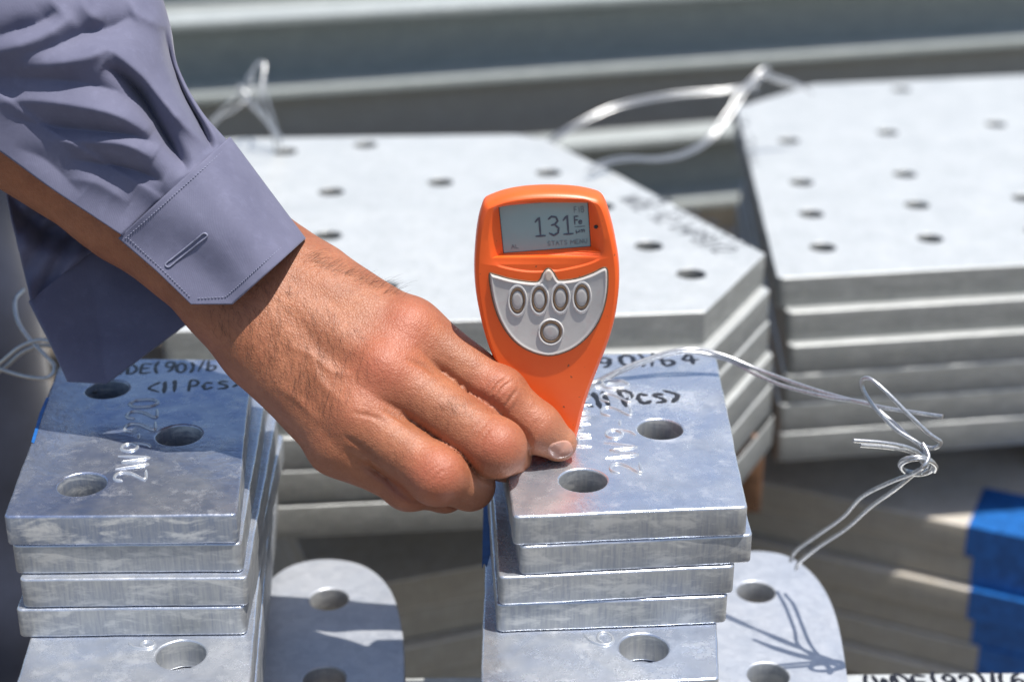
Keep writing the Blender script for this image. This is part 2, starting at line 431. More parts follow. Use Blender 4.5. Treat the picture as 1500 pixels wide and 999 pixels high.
for i, lab in enumerate(["second long plate of the right base", "third long plate of the right base", "lowest long plate of the right base"]):
    z = ZB - SPC * (i + 1)
    plate("base_plate", [xy(708 - 2 * i, 1060 + 14 * i, z), xy(1050, 1046 + 14 * i, z), xy(1040, 668 + 14 * i, z), xy(722, 668 + 14 * i, z)], [], z, TH, M_ZINC, lab, "long base plates", .002)

# --- stamped codes and pen writing
def dirs(a, b, z):
    p, q = PZ(*a, z), PZ(*b, z); return (q.x - p.x, q.y - p.y)
def stamp(txt, a, b, z, h, parent, seed, width=0.0014, height=0.0009):
    p, q = PZ(*a, z), PZ(*b, z); d = Vector((q.x - p.x, q.y - p.y)); L = d.length
    nw = sum(0.45 if c in "1I()/.-" else (1.25 if c in "WM" else 1.0) for c in txt)
    w = L / (nw + 0.32 * (len(txt) - 1)); gap = w * 0.32
    return lettering("stamped_code", txt, (p.x, p.y), d, (-d.y, d.x), z - 0.0001, w, h, gap, width, height, M_STAMP, parent, 0.05, 4, seed)
stamp("2W9-220", (937, 694), (918, 557), 0, 0.0125, right_top, 4)
stamp("HMWI0", (866, 655), (862, 575), 0, 0.010, right_top, 5)
stamp("2W9-220", (213, 704), (234, 583), 0, 0.0125, left_top, 6)
stamp("6", (902, 946), (896, 922), ZB, 0.012, rb, 8)
stamp("6", (226, 950), (226, 936), ZB, 0.011, lb, 9)
def pen(txt, a, b, z, h, parent, seed, width):
    p, q = PZ(*a, z), PZ(*b, z); d = Vector((q.x - p.x, q.y - p.y)); L = d.length
    nw = sum(0.45 if c in "1I()/.-" else 0.7 if c == ' ' else (1.25 if c in "WM" else 1.0) for c in txt)
    ng = len(txt.replace(' ', '')) - 1
    w = L / (nw + 0.3 * ng)
    return lettering("pen_writing", txt, (p.x, p.y), d, (-d.y, d.x), z + 0.00005, w, h, w * 0.3, width, 0.00012, M_INK, parent, 0.09, 5, seed, True)
pen("WDE(90)/b4", (160, 549), (338, 541), 0, 0.0105, left_top, 11, 0.0016)
pen("<11 Pcs>", (216, 576), (357, 567), 0, 0.0115, left_top, 12, 0.0017)
pen("WDE(90)/b4", (768, 541), (1022, 533), 0, 0.0115, right_top, 13, 0.0023)
pen("<11 Pcs>", (852, 598), (1002, 588), 0, 0.0145, right_top, 14, 0.0025)

# --- rounded plates low behind the stacks
ZR = -0.124
def rounded_plate(out, holes, label):
    c = [xy(*p, ZR) for p in out]
    cx = sum(p[0] for p in c) / len(c); cy = sum(p[1] for p in c) / len(c)
    lp = [tuple(q) for q in catmull([(p[0] - cx, p[1] - cy) for p in c], 6, True)]
    if sum(lp[i][0] * lp[(i + 1) % len(lp)][1] - lp[(i + 1) % len(lp)][0] * lp[i][1] for i in range(len(lp))) < 0: lp.reverse()
    loops = [lp] + [circle(h[0] - cx, h[1] - cy, h[2]) for h in [xy(*h, ZR) + (0.0097,) for h in holes]]
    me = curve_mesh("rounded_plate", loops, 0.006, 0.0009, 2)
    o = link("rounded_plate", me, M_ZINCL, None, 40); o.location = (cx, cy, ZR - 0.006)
    return tag(o, label, "plate", "plates with rounded ends")
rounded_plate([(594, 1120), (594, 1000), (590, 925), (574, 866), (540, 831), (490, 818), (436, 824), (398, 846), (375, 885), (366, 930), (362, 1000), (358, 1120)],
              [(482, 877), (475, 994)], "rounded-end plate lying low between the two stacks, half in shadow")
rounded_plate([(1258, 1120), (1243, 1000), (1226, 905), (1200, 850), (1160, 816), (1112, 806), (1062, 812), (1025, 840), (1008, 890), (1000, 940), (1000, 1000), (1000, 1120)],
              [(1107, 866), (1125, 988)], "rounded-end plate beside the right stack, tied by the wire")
# low flat bar across the bottom of the view, written with black pen
ZF = -0.150
fb = plate("flat_bar", [xy(560, 1120, ZF), xy(1560, 1120, ZF), xy(1560, 984, ZF), xy(560, 992, ZF)], [], ZF, 0.012, M_ZINCF,
           "long pale flat bar along the bottom edge with black pen writing", "bar")
pen("(WDE(92)/(6.", (1268, 1009), (1520, 1004), ZF, 0.0105, fb, 15, 0.0022)

# --- blue paint marks
def paint(name, quad, z, parent, lift=0.00025):
    me = pydata(name, [PZ(*p, z) + Vector((0, 0, lift)) for p in quad], [tuple(range(len(quad)))])
    return attach(link(name, me, M_BLUE), parent)
paint("paint_mark", [(706, 835), (709, 826), (713, 830), (718, 812), (722, 818), (724, 780), (723, 735), (722, 690), (716, 690), (708, 740)], ZB, rb)
paint("paint_mark", [(46, 648), (58, 606), (68, 583), (72, 583), (62, 610), (50, 650)], 0, left_top)

# --- far centre stack
G_C = "large plates in the centre rear stack"
ZC = -0.03; TC = 0.0205
cpx = [(240, 486), (1033, 457), (1121, 372), (905, 256), (800, 205), (760, 197), (330, 203), (200, 240)]
cc = [xy(*p, ZC) for p in cpx]
ch = [xy(*p, ZC) + (0.0089,) for p in [(485, 281), (645, 267), (803, 253), (480, 345), (950, 360), (1012, 401), (535, 212), (418, 222), (880, 302), (560, 420)]]
names = ["topmost large plate of the centre rear stack with chamfered right corner", "second large plate of the centre rear stack", "third large plate of the centre rear stack",
         "fourth large plate of the centre rear stack", "fifth large plate of the centre rear stack", "lowest large plate of the centre rear stack"]
offs = [(0, 0), (0.003, -0.008), (0.004, -0.009), (0.007, -0.012), (0.008, -0.012), (0.010, -0.015)]
for i in range(6):
    dx, dy = offs[i]
    o = plate("large_plate", [(c[0] + dx, c[1] + dy) for c in cc], ch, ZC - i * (TC + .0002), TC, M_ZINCF, names[i], G_C,
              [.001, .001, .001, .01, .03, .02, .03, .03], 0.0006, jit=0.0001)
    if i == 0: cen_top = o
pen("WDE 92 (HPB)/2", (905, 292), (1050, 372), ZC, 0.015, cen_top, 21, 0.0018)
pen("PL-20 (11 Pcs>", (955, 292), (1090, 362), ZC, 0.012, cen_top, 22, 0.0016)
# --- far right stack
G_Q = "large plates in the right rear stack"
ZQ = -0.055
qpx = [(1139, 408), (1640, 380), (1640, 104), (1190, 124), (1078, 158)]
qc = [xy(*p, ZQ) for p in qpx]
qh = [xy(*p, ZQ) + (0.0089,) for p in [(1155, 206), (1300, 194), (1458, 182), (1174, 267), (1325, 255), (1188, 313), (1343, 300), (1205, 362), (1362, 349), (1500, 290), (1520, 338), (1320, 131)]]
names = ["topmost large plate of the right rear stack, drilled in rows", "second large plate of the right rear stack", "third large plate of the right rear stack",
         "fourth large plate of the right rear stack", "fifth large plate of the right rear stack", "lowest large plate of the right rear stack"]
offs = [(0, 0), (0.006, -0.007), (0.008, -0.013), (0.006, -0.0133), (0.004, -0.0135), (0.004, -0.0138)]
for i in range(6):
    dx, dy = offs[i]
    o = plate("large_plate", [(c[0] + dx, c[1] + dy) for c in qc], qh, ZQ - i * (TC + .0002), TC, M_ZINCF, names[i], G_Q, .004, 0.0007, jit=0.0001)
    if i == 0: q_top = o
pen("(WDE92)", (1112, 245), (1090, 170), ZQ, 0.012, q_top, 23, 0.0015)

# timbers carrying the rear stacks
def box_mesh(name, sx, sy, sz, bev=0.002):
    me = curve_mesh(name, [rough_loop([(-sx / 2, -sy / 2), (sx / 2, -sy / 2), (sx / 2, sy / 2), (-sx / 2, sy / 2)], 0.003, jit=0.0004)], sz / 2, bev, 1)
    return me
def box(name, c, s, rz, mat, label, cat, group=None):
    o = link(name, box_mesh(name, *s), mat, None, 40); o.location = c; o.rotation_euler = (0, 0, rz)
    return tag(o, label, cat, group)
zc_b = ZC - 6 * (TC + .0002); zq_b = ZQ - 6 * (TC + .0002)
p = PZ(1112, 690, zc_b); box("timber_bearer", (p.x + 0.0, p.y + 0.15, zc_b - 0.030), (0.05, 0.20, 0.055), math.radians(-8), M_TIMBER, "rusty brown timber bearer between the two rear stacks", "timber", "timber bearers")
box("timber_bearer", (-0.13, 0.66, zc_b - 0.032), (0.07, 0.40, 0.06), 0, M_TIMBER, "timber bearer in the dark under the centre rear stack", "timber", "timber bearers")
box("timber_bearer", (0.42, 0.62, zq_b - 0.031), (0.07, 0.30, 0.058), 0, M_TIMBER, "timber bearer in the dark under the right rear stack", "timber", "timber bearers")

# --- dull lower stacks behind
def lower_stack(p0, p1, ztop, n, t, depth, labels, group, mat):
    a, b = PZ(*p0, ztop), PZ(*p1, ztop)
    d = (b - a); d.z = 0; L = d.length; d.normalize(); nrm = Vector((-d.y, d.x, 0))
    out = []
    for i in range(n):
        j = 0.004 * math.sin(i * 2.3)
        c = [a + nrm * j, b + nrm * j, b + nrm * depth, a + nrm * depth]
        out.append(plate("dull_plate", [(q.x, q.y) for q in c], [], ztop - i * (t + 0.0012), t, mat, labels[i], group, .002, .0012))
    return a, b, d, nrm, out
ords = ["topmost", "second", "third", "fourth", "fifth", "sixth"]
lower_stack((470, 872), (1000, 772), -0.208, 5, 0.022, 0.40, ["%s dull brown plate in the low stack seen between the two front stacks" % w for w in ords[:5]], "dull plates low in the middle", M_DULL)
a, b, d, nrm, pl = lower_stack((1040, 690), (1640, 818), -0.235, 6, 0.022, 0.30, ["%s dull brown plate with blue painted end in the low right stack" % w for w in ords], "dull plates with blue painted ends", M_DULL)
pe = PZ(1418, 770, -0.235)
for i, o in enumerate(pl):
    z = -0.235 - i * 0.0232
    s0 = (pe - a).dot(d) + 0.0015 * math.sin(i * 1.9) + 0.0042 * i; L = (b - a).length; j = 0.004 * math.sin(i * 2.3)
    e = 0.0006
    A = a + d * s0 + nrm * (j - e); B = b + nrm * (j - e)
    zt, zb = z + e, z - 0.022 - e
    vs = [(A.x, A.y, zt), (B.x, B.y, zt), (B.x, B.y, zb), (A.x, A.y, zb),
          (A.x + nrm.x * .06, A.y + nrm.y * .06, zt), (B.x + nrm.x * .06, B.y + nrm.y * .06, zt), (A.x + nrm.x * .06, A.y + nrm.y * .06, zb), (B.x + nrm.x * .06, B.y + nrm.y * .06, zb)]
    me = pydata("painted_end", vs, [(0, 3, 2, 1), (0, 1, 5, 4), (0, 4, 6, 3), (1, 2, 7, 5), (3, 6, 7, 2), (4, 5, 7, 6)])
    attach(link("painted_end", me, M_BLUE), o)

# --- channel beams across the back
def channel(c, L, h, w, t, rz, label, tilt=0):
    # open side towards the camera: web at the back, two flanges
    prof = [(-w, 0), (0, 0), (0, h), (-w, h), (-w, h - t), (-t, h - t * 1.4), (-t, t * 1.4), (-w, t)]
    k = len(prof); vs = []
    for x in (-L / 2, L / 2):
        for (y, z) in prof: vs.append((x, y, z))
    fs = [tuple(reversed(range(k))), tuple(range(k, 2 * k))] + [(i, (i + 1) % k, k + (i + 1) % k, k + i) for i in range(k)]
    me = pydata("channel_beam", vs, fs)
    bm = bmesh.new(); bm.from_mesh(me); bmesh.ops.recalc_face_normals(bm, faces=bm.faces)
    bmesh.ops.bevel(bm, geom=[e for e in bm.edges if abs((e.verts[0].co - e.verts[1].co).x) > 0.1], offset=0.002, segments=2, affect='EDGES')
    bm.to_mesh(me); bm.free()
    o = link("channel_beam", me, M_BEAM, None, 40); o.location = c; o.rotation_euler = (0, 0, rz)
    return tag(o, label, "beam", "galvanized channel beams across the back")
rz = math.radians(15.5)
def beam(px, py, z, h, w, label):
    p = PZ(px, py, z)              # front edge of the bottom flange (its top)
    o = channel((0, 0, 0), 5.0, h, w, 0.009, rz, label)
    nrm = Vector((-math.sin(rz), math.cos(rz), 0))
    o.location = (p.x + nrm.x * w, p.y + nrm.y * w, z - 0.009)
    return o
ZBM = -0.13
beam(750, 110, ZBM, 0.088, 0.06, "main grey channel beam running behind the rear stacks")
beam(750, 321, -0.262, 0.086, 0.05, "lower channel beam glimpsed in the gap between the rear stacks")
beam(750, -14, ZBM + 0.055, 0.11, 0.07, "farthest channel beam along the top edge of the view")
p = PZ(750, 110, ZBM); nb_ = Vector((-math.sin(rz), math.cos(rz), 0))  # the first box is added under the beam to stand in for shade
box("packing_timber", (p.x + nb_.x * .05, p.y + nb_.y * .05, ZBM - .0095 - .11), (4.6, 0.06, 0.22), rz, M_DULL, "long brown packing timber added for the shade directly under the main channel beam", "timber")
box("packing_timber", (p.x + nb_.x * .20, p.y + nb_.y * .20, ZBM - 0.03), (4.6, 0.10, 0.15), rz, M_DULL, "brown packing timber behind the main channel beam, carrying the farthest beam", "timber")

# ------------------------------------------------------------------ tie wires
def wire(name, strands, r, label, seg=8):
    root = empty(name, Vector(strands[0][0])); tag(root, label, "wire")
    for st in strands:
        pts = catmull([tuple(p) for p in st], 8)
        vs, fs = tube_data(pts, r, seg)
        attach(link("strand", pydata("strand", vs, fs), M_WIRE, None, 60), root)
    return root
def D(l): return [PD(*p) for p in l]
WIRE_START = PZ(846, 575, 0.0012)
coil = [(1342 + 25 * math.cos(a) + 2 * a / 6.28, 679 + 12 * math.sin(a) + 3 * a / 6.28, 0.695 + 0.007 * math.sin(a)) for a in [k * 0.5 for k in range(0, 27)]]
wire("tie_wire", [
    [WIRE_START] + D([(868, 562, .743), (905, 543, .744), (960, 522, .745), (1010, 511, .745), (1058, 520, .747), (1120, 545, .742), (1200, 573, .725), (1285, 595, .705), (1340, 604, .695), (1381, 610, .688)]),
    [WIRE_START + Vector((0.003, 0.001, 0))] + D([(880, 559, .747), (935, 534, .748), (1000, 516, .749), (1062, 526, .749), (1105, 547, .744), (1150, 566, .735), (1215, 582, .72), (1268, 590, .71), (1300, 612, .705), (1338, 645, .698), (1365, 656, .695), (1378, 648, .692), (1362, 636, .69), (1330, 606, .69), (1296, 572, .692), (1272, 554, .696), (1262, 562, .699), (1276, 590, .699), (1312, 628, .697), (1348, 652, .695), (1356, 676, .695)]),
    D([(1250, 645, .685), (1290, 648, .687), (1325, 654, .69), (1350, 666, .694), (1360, 684, .695), (1350, 692, .692)]),
    D([(1260, 652, .689), (1298, 655, .692), (1332, 661, .695), (1352, 678, .699), (1346, 694, .70)]),
    D(coil),
    D([(1352, 650, .692), (1360, 668, .689), (1352, 684, .688), (1340, 692, .696), (1300, 708, .71), (1262, 728, .725), (1235, 757, .745), (1195, 785, .775), (1166, 806, .795), (1158, 822, .80)]),
    D([(1346, 688, .70), (1312, 716, .71), (1276, 742, .727), (1240, 774, .75), (1200, 800, .78), (1172, 822, .796), (1166, 834, .80)]),
], 0.0010, "silvery twisted tie wire looping over the right stack to the rounded plate")
wire("tie_wire", [
    D([(34, 425, .80), (22, 440, .79), (26, 470, .78), (44, 498, .775), (66, 520, .77), (80, 538, .768), (70, 553, .768), (40, 552, .772), (5, 542, .78), (-40, 525, .79)]),
    D([(-40, 560, .79), (0, 532, .78), (30, 508, .775), (60, 498, .772), (85, 505, .77)]),
    D([(-40, 568, .795), (5, 540, .785), (34, 516, .78), (66, 506, .776), (100, 520, .765), (140, 575, .745)]),
], 0.0010, "silvery tie wire curling at the left edge behind the hanging cuff")
wire("tie_wire", [
    D([(414, 226, 1.18), (408, 205, 1.17), (385, 172, 1.165), (362, 140, 1.16), (350, 124, 1.165), (352, 138, 1.17), (380, 168, 1.175), (414, 204, 1.18)]),
    D([(412, 215, 1.185), (400, 175, 1.18), (388, 135, 1.18), (386, 100, 1.185), (378, 92, 1.19), (370, 112, 1.19), (366, 140, 1.185), (345, 160, 1.18), (322, 172, 1.18), (308, 190, 1.18)]),
    D([(405, 222, 1.18), (396, 180, 1.175), (380, 150, 1.17), (388, 96, 1.18), (372, 100, 1.18), (352, 135, 1.18), (325, 162, 1.185), (300, 186, 1.19)]),
], 0.0010, "blurred tie wire standing up from the far edge of the centre rear plate")
wire("tie_wire", [
    D([(796, 215, 1.22), (806, 204, 1.21), (840, 183, 1.21), (900, 155, 1.22), (980, 138, 1.24), (1060, 131, 1.25), (1105, 122, 1.25), (1126, 104, 1.25), (1118, 100, 1.245), (1100, 122, 1.24), (1108, 138, 1.24)]),
    D([(800, 220, 1.21), (815, 205, 1.205), (850, 184, 1.205), (910, 158, 1.215), (985, 143, 1.235), (1060, 136, 1.245), (1110, 126, 1.245)]),
    D([(860, 250, 1.12), (880, 238, 1.13), (915, 231, 1.15), (960, 232, 1.17), (1000, 224, 1.19), (1036, 204, 1.21), (1060, 170, 1.22), (1084, 135, 1.23), (1112, 106, 1.235), (1134, 112, 1.24), (1165, 122, 1.25), (1192, 138, 1.25)]),
    D([(866, 253, 1.12), (890, 241, 1.13), (925, 235, 1.15), (965, 236, 1.17), (1004, 228, 1.19), (1040, 207, 1.21), (1066, 176, 1.22), (1090, 140, 1.23), (1112, 112, 1.235), (1140, 120, 1.24), (1180, 130, 1.25)]),
], 0.0011, "blurred tie wire joining the centre rear stack to the right rear stack")

# ------------------------------------------------------------------ the coating gauge
def make_orange():
    m, nt, b = nodes("orange_plastic"); v = coords(nt, rnd=False)
    f = noise(nt, v, 60, 4); g = noise(nt, v, 2600, 2)
    c = mixc(nt, ramp(nt, f, [(0.3, 0.0), (0.7, 1.0)]).outputs[0], (0.90, 0.108, 0.008), (0.94, 0.130, 0.012))
    sp = ramp(nt, noise(nt, v, 420, 2, 0.5), [(0.24, 1.0), (0.27, 0.0)])
    c = mixc(nt, sp.outputs[0], c, (0.25, 0.06, 0.02))
    nt.links.new(c, b.inputs["Base Color"]); b.inputs["Roughness"].default_value = 0.40; b.inputs["Specular IOR Level"].default_value = 0.75
    b.inputs["Subsurface Weight"].default_value = 0.0
    nt.links.new(bump(nt, g, 0.25, 0.00008), b.inputs["Normal"])
    return m
M_ORANGE = make_orange()
M_BLACK = make_plain("black_rubber", (0.02, 0.02, 0.022), 0.55, 0, 600, 0.3)
M_LCD = make_plain("lcd_glass", (0.31, 0.44, 0.44), 0.18, 0, 30, 0.05, 0.00001)
M_LCDINK = make_plain("lcd_ink", (0.085, 0.10, 0.135), 0.4, 0, 300, 0.1)
M_LCDFAINT = make_plain("lcd_ink_faint", (0.19, 0.25, 0.27), 0.4, 0, 300, 0.1)
def make_keypad():
    m, nt, b = nodes("keypad_film"); v = coords(nt, rnd=False)
    f = noise(nt, v, 90, 5); e = noise(nt, v, 240, 4)
    c = mixc(nt, ramp(nt, f, [(0.3, 0.0), (0.7, 1.0)]).outputs[0], (0.44, 0.42, 0.40), (0.53, 0.51, 0.49))
    c = mixc(nt, ramp(nt, e, [(0.55, 0.0), (0.75, 0.35)]).outputs[0], c, (0.52, 0.36, 0.34))
    nt.links.new(c, b.inputs["Base Color"]); b.inputs["Roughness"].default_value = 0.55; b.inputs["Specular IOR Level"].default_value = 0.3
    nt.links.new(bump(nt, e, 0.2, 0.0002), b.inputs["Normal"])
    return m
M_KEY = make_keypad()
M_KEYRING = make_plain("key_ring", (0.17, 0.11, 0.065), 0.45, 0, 500, 0.3)
M_KEYLIP = make_plain("key_lip", (0.62, 0.60, 0.58), 0.35, 0, 500, 0.08)
M_LED = make_plain("led_lens", (0.62, 0.52, 0.44), 0.15, 0, 300, 0.1)

YF = 0.051
gz = PY(808, 690, YF)
gauge = empty("coating_gauge", (gz.x, YF + 0.013, 0.0))
tag(gauge, "orange handheld coating thickness gauge with grey screen reading 131", "gauge")
def gp(px, py, off=0.0):
    p = PY(px, py, YF); return Vector((p.x, YF + off, p.z))
OUT = [(709, 303), (716, 298), (738, 290), (765, 285), (792, 283), (820, 283), (848, 285), (868, 289), (881, 294), (889, 306), (896, 328), (903, 358), (908, 392), (908, 428), (903, 465), (894, 500), (880, 537),
       (867, 570), (857, 600), (851, 625), (846, 645), (842, 664), (834, 676), (784, 678), (774, 660), (763, 625), (752, 597), (738, 565), (723, 532), (711, 500), (702, 465), (696, 430), (694, 395), (696, 358), (700, 330), (705, 312)]
ol = catmull([(gp(*p).x, gp(*p).z) for p in OUT], 4, True)
ol = [np.array(p) for p in ol]
for p in ol: p[1] = max(p[1], 0.0022)
area = sum(ol[i][0] * ol[(i + 1) % len(ol)][1] - ol[(i + 1) % len(ol)][0] * ol[i][1] for i in range(len(ol)))
if area < 0: ol.reverse()
def inset(loop, d):
    n = len(loop); out = []
    for i in range(n):
        t = loop[(i + 1) % n] - loop[i - 1]; L = np.hypot(*t) or 1
        out.append(loop[i] + np.array((-t[1] / L, t[0] / L)) * d)
    return out
def loft(rings):
    vs, fs = [], []; n = len(rings[0][0])
    for lp, y in rings: vs += [(p[0], y, p[1]) for p in lp]
    for k in range(len(rings) - 1):
        for i in range(n):
            j = (i + 1) % n; fs.append((k * n + i, k * n + j, (k + 1) * n + j, (k + 1) * n + i))
    return vs, fs
def fill(loops3):
    idx = tessellate_polygon([[Vector(p) for p in l] for l in loops3])
    vs = [p for l in loops3 for p in l]; return vs, [tuple(t) for t in idx]
def solid(name, datas, mat, parent, smooth=35):
    V, F = join_data(datas); me = pydata(name, V, F)
    bm = bmesh.new(); bm.from_mesh(me); bmesh.ops.remove_doubles(bm, verts=bm.verts, dist=1e-6); bmesh.ops.recalc_face_normals(bm, faces=bm.faces); bm.to_mesh(me); bm.free()
    o = link(name, me, mat, None, smooth); attach(o, parent); return o
BEZ = [(721, 311), (726, 303), (745, 298), (772, 294.5), (804, 292), (836, 291), (858, 292), (870, 299), (878, 318), (884, 345), (885, 371), (880, 380), (862, 388), (838, 394), (816, 398), (806, 397), (796, 399), (772, 399), (746, 395), (726, 389), (718, 380), (715, 356), (717, 328)]
bez = catmull([(gp(*p).x, gp(*p).z) for p in BEZ], 4, True)
SCR = [(730, 306), (862, 298), (866.5, 367), (737, 377)]
scr = [(gp(*p).x, gp(*p).z) for p in SCR]
DS = 0.0046
fr = [(inset(ol, 0.0), YF + 0.0105), (ol, YF + 0.0060), (inset(ol, 0.0003), YF + 0.0030), (inset(ol, 0.0008), YF + 0.0014), (inset(ol, 0.0014), YF + 0.0005), (inset(ol, 0.0021), YF)]
lv, lf = loft(fr)
cap = fill([[(p[0], YF, p[1]) for p in fr[-1][0]], [(p[0], YF, p[1]) for p in bez]])
# bezel: rolled lip, slope to the screen
bez_in = [np.array(p) + (np.array((sum(q[0] for q in scr) / 4, sum(q[1] for q in scr) / 4)) - np.array(p)) * 0.035 for p in bez]
lip = loft([([np.array(p) for p in bez], YF), (bez_in, YF + 0.0005)])
scr_ring = []
for k in range(4):
    a_, b_ = np.array(scr[k]), np.array(scr[(k + 1) % 4])
    for t in range(8): scr_ring.append(a_ + (b_ - a_) * t / 8)
slope = fill([[(p[0], YF + 0.0005, p[1]) for p in bez_in], [(p[0], YF + DS, p[1]) for p in scr_ring]])
solid("front_housing", [(lv, lf), cap, lip, slope], M_ORANGE, gauge, 32)
bk = [(inset(ol, 0.0005), YF + 0.0108), (inset(ol, 0.0014), YF + 0.015), (inset(ol, 0.0030), YF + 0.018), (inset(ol, 0.0055), YF + 0.020)]
bv, bf = loft(bk)
solid("back_housing", [(bv, bf), fill([[(p[0], YF + 0.020, p[1]) for p in bk[-1][0]]]), fill([[(p[0], YF + 0.0108, p[1]) for p in bk[0][0]]])], M_ORANGE, gauge)
foot = circle(0, 0, 0.006, 24)
fm = curve_mesh("probe_foot", [foot], 0.0017, 0.0004, 2); fo = link("probe_foot", fm, M_BLACK, None, 40); fo.location = (gz.x, YF + 0.013, 0.0018); attach(fo, gauge)
screen = solid("screen", [([(p[0], YF + DS + 0.0002, p[1]) for p in scr], [(0, 1, 2, 3)])], M_LCD, gauge)
# thin dark rim of the screen
rimo = [np.array(p) for p in scr]; cx_ = sum(rimo) / 4
def scale_loop(l, c, k): return [c + (p - c) * k for p in l]
rv, rf = loft([(scale_loop(rimo, cx_, 1.0), YF + DS), (scale_loop(rimo, cx_, 0.985), YF + DS)])
solid("screen_rim", [(rv, rf)], M_BLACK, screen)
def lcd(u, v, n=0.0):
    a_, b_, c_, d_ = [np.array(p) for p in scr]
    p = (a_ * (1 - u) + b_ * u) * (1 - v) + (d_ * (1 - u) + c_ * u) * v
    return (p[0], YF + DS + 0.00005 - n, p[1])
def lcd_text(name, txt, u0, u1, v0, v1, width, mat, smooth=0):
    nw = sum(0.45 if c in "I()/.-" else 0.45 if c == '1' else 0.7 if c == ' ' else 1.0 for c in txt)
    w = 1.0 / (nw + 0.3 * (len(txt.replace(' ', '')) - 1))
    st, L = text_strokes(txt, w, 1.0, w * 0.3)
    W_, H_ = 0.038, 0.0205
    st = [[((u0 + (u1 - u0) * p[0]) * W_, (v1 + (v0 - v1) * p[1]) * H_) for p in s] for s in st]
    vs, fs = ribbon_data(st, width, 0.00008, lambda s, t, n: lcd(s / W_, t / H_, n), smooth)
    solid(name, [(vs, fs)], mat, screen)
def lcd_digit(segs):
    W_, H_ = 0.038, 0.0205
    vs, fs = ribbon_data([[(p[0] * W_, p[1] * H_) for p in s] for s in segs], 0.00085, 0.00008, lambda s, t, n: lcd(s / W_, t / H_, n), 0)
    solid("display_digit", [(vs, fs)], M_LCDINK, screen)
def one(u): return [[(u, .40), (u + .045, .31), (u + .045, .70)], [(u - .005, .70), (u + .095, .70)]]
lcd_digit(one(.395)); lcd_digit(one(.71))
lcd_digit([[(.545, .36), (.58, .31), (.63, .33), (.645, .41), (.61, .48), (.575, .49)], [(.61, .49), (.65, .56), (.64, .66), (.59, .71), (.545, .66)]])
lcd_text("display_unit", "F", .83, .88, .34, .50, 0.0006, M_LCDINK)
lcd_text("display_unit", "e", .875, .92, .40, .50, 0.00045, M_LCDINK, 3)
lcd_text("display_unit", "um", .84, .94, .60, .68, 0.00042, M_LCDINK)
lcd_text("display_unit", "-", .82, .96, .50, .62, 0.0003, M_LCDINK)
lcd_text("display_note", "STATS MENU", .51, .95, .83, .92, 0.00032, M_LCDFAINT)
lcd_text("display_note", "FIB", .835, .95, .14, .26, 0.00035, M_LCDFAINT)
lcd_text("display_note", "AL", .10, .18, .84, .92, 0.00032, M_LCDFAINT)
sm = curve_mesh("sensor_dot", [circle(0, 0, 0.0008, 14)], 0.0003, 0.0001, 1); so = link("sensor_dot", sm, M_BLACK, None, 40)
q = gp(873, 334); so.rotation_euler = (math.pi / 2, 0, 0); so.location = (q.x, YF + 0.0012, q.z); attach(so, gauge)
# keypad film
KEY = [(717, 403), (724, 402), (745, 408), (768, 412), (786, 413), (792, 408), (796, 399), (803, 393), (810, 398), (815, 407), (821, 411), (845, 408), (868, 400), (882, 393), (888, 393), (890, 402), (889, 428), (883, 455), (872, 478), (855, 498), (835, 512), (810, 520), (788, 518), (765, 508), (747, 492), (732, 468), (722, 438)]
kl = catmull([(gp(*p).x, gp(*p).z) for p in KEY], 3, True)
kl = [np.array(p) for p in kl]
if sum(kl[i][0] * kl[(i + 1) % len(kl)][1] - kl[(i + 1) % len(kl)][0] * kl[i][1] for i in range(len(kl))) < 0: kl.reverse()
gv, gf = loft([(inset(kl, -0.0004), YF - 0.0001), (inset(kl, -0.0003), YF - 0.0004), (inset(kl, 0.0001), YF - 0.0004), (inset(kl, 0.0002), YF - 0.0001)])
keypad_ring = solid("keypad_edge", [(gv, gf)], M_KEYRING, gauge)
kr = [(inset(kl, 0.0001), YF - 0.0001), (inset(kl, 0.0003), YF - 0.0008), (inset(kl, 0.0009), YF - 0.0012), (inset(kl, 0.0014), YF - 0.0009), (inset(kl, 0.0019), YF - 0.0008)]
kv, kf = loft(kr)
keypad = solid("keypad", [(kv, kf), fill([[(p[0], kr[-1][1], p[1]) for p in kr[-1][0]]])], M_KEY, gauge, 50)
def button(px, py, rx, ry):
    c = gp(px, py); y0 = YF - 0.0008; s = 0.63 / FPX; rx *= s * 1.0; ry *= s * 1.05
    def el(k, y): return ([np.array((c.x + rx * k * math.cos(t), c.z + ry * k * math.sin(t))) for t in [2 * math.pi * i / 32 for i in range(32)]], y)
    e = 0.0007 / rx
    v1 = loft([el(1 + e * 1.6, y0), el(1 + e * 1.1, y0 - 0.0005), el(1 + e * 0.5, y0 - 0.0004), el(1 + e * .2, y0)])
    bt = solid("button", [v1], M_KEYLIP, gauge, 60)
    v2 = loft([el(1.08, y0 - 0.00005), el(1.0, y0 - 0.00045), el(0.86, y0 - 0.00045), el(0.78, y0 - 0.00005)])
    solid("button_ring", [v2], M_KEYRING, bt, 60)
    v3 = loft([el(0.76, y0 - 0.00005), el(0.70, y0 - 0.0003), el(0.40, y0 - 0.00036), el(0.02, y0 - 0.00038)])
    solid("button_dome", [v3], M_KEY, bt, 60)
for (x_, y_) in [(758, 439), (790, 437.5), (821, 435.5), (852, 434)]: button(x_, y_, 11, 19)
button(807, 485, 16, 17)
c = gp(803.5, 402); lm_ = curve_mesh("indicator_lamp", [circle(0, 0, 0.0016, 20, ry=0.0024)], 0.0008, 0.0006, 3)
lo = link("indicator_lamp", lm_, M_LED, None, 60); lo.location = (c.x, YF - 0.0008, c.z); lo.rotation_euler = (math.pi / 2, 0, 0); attach(lo, gauge)

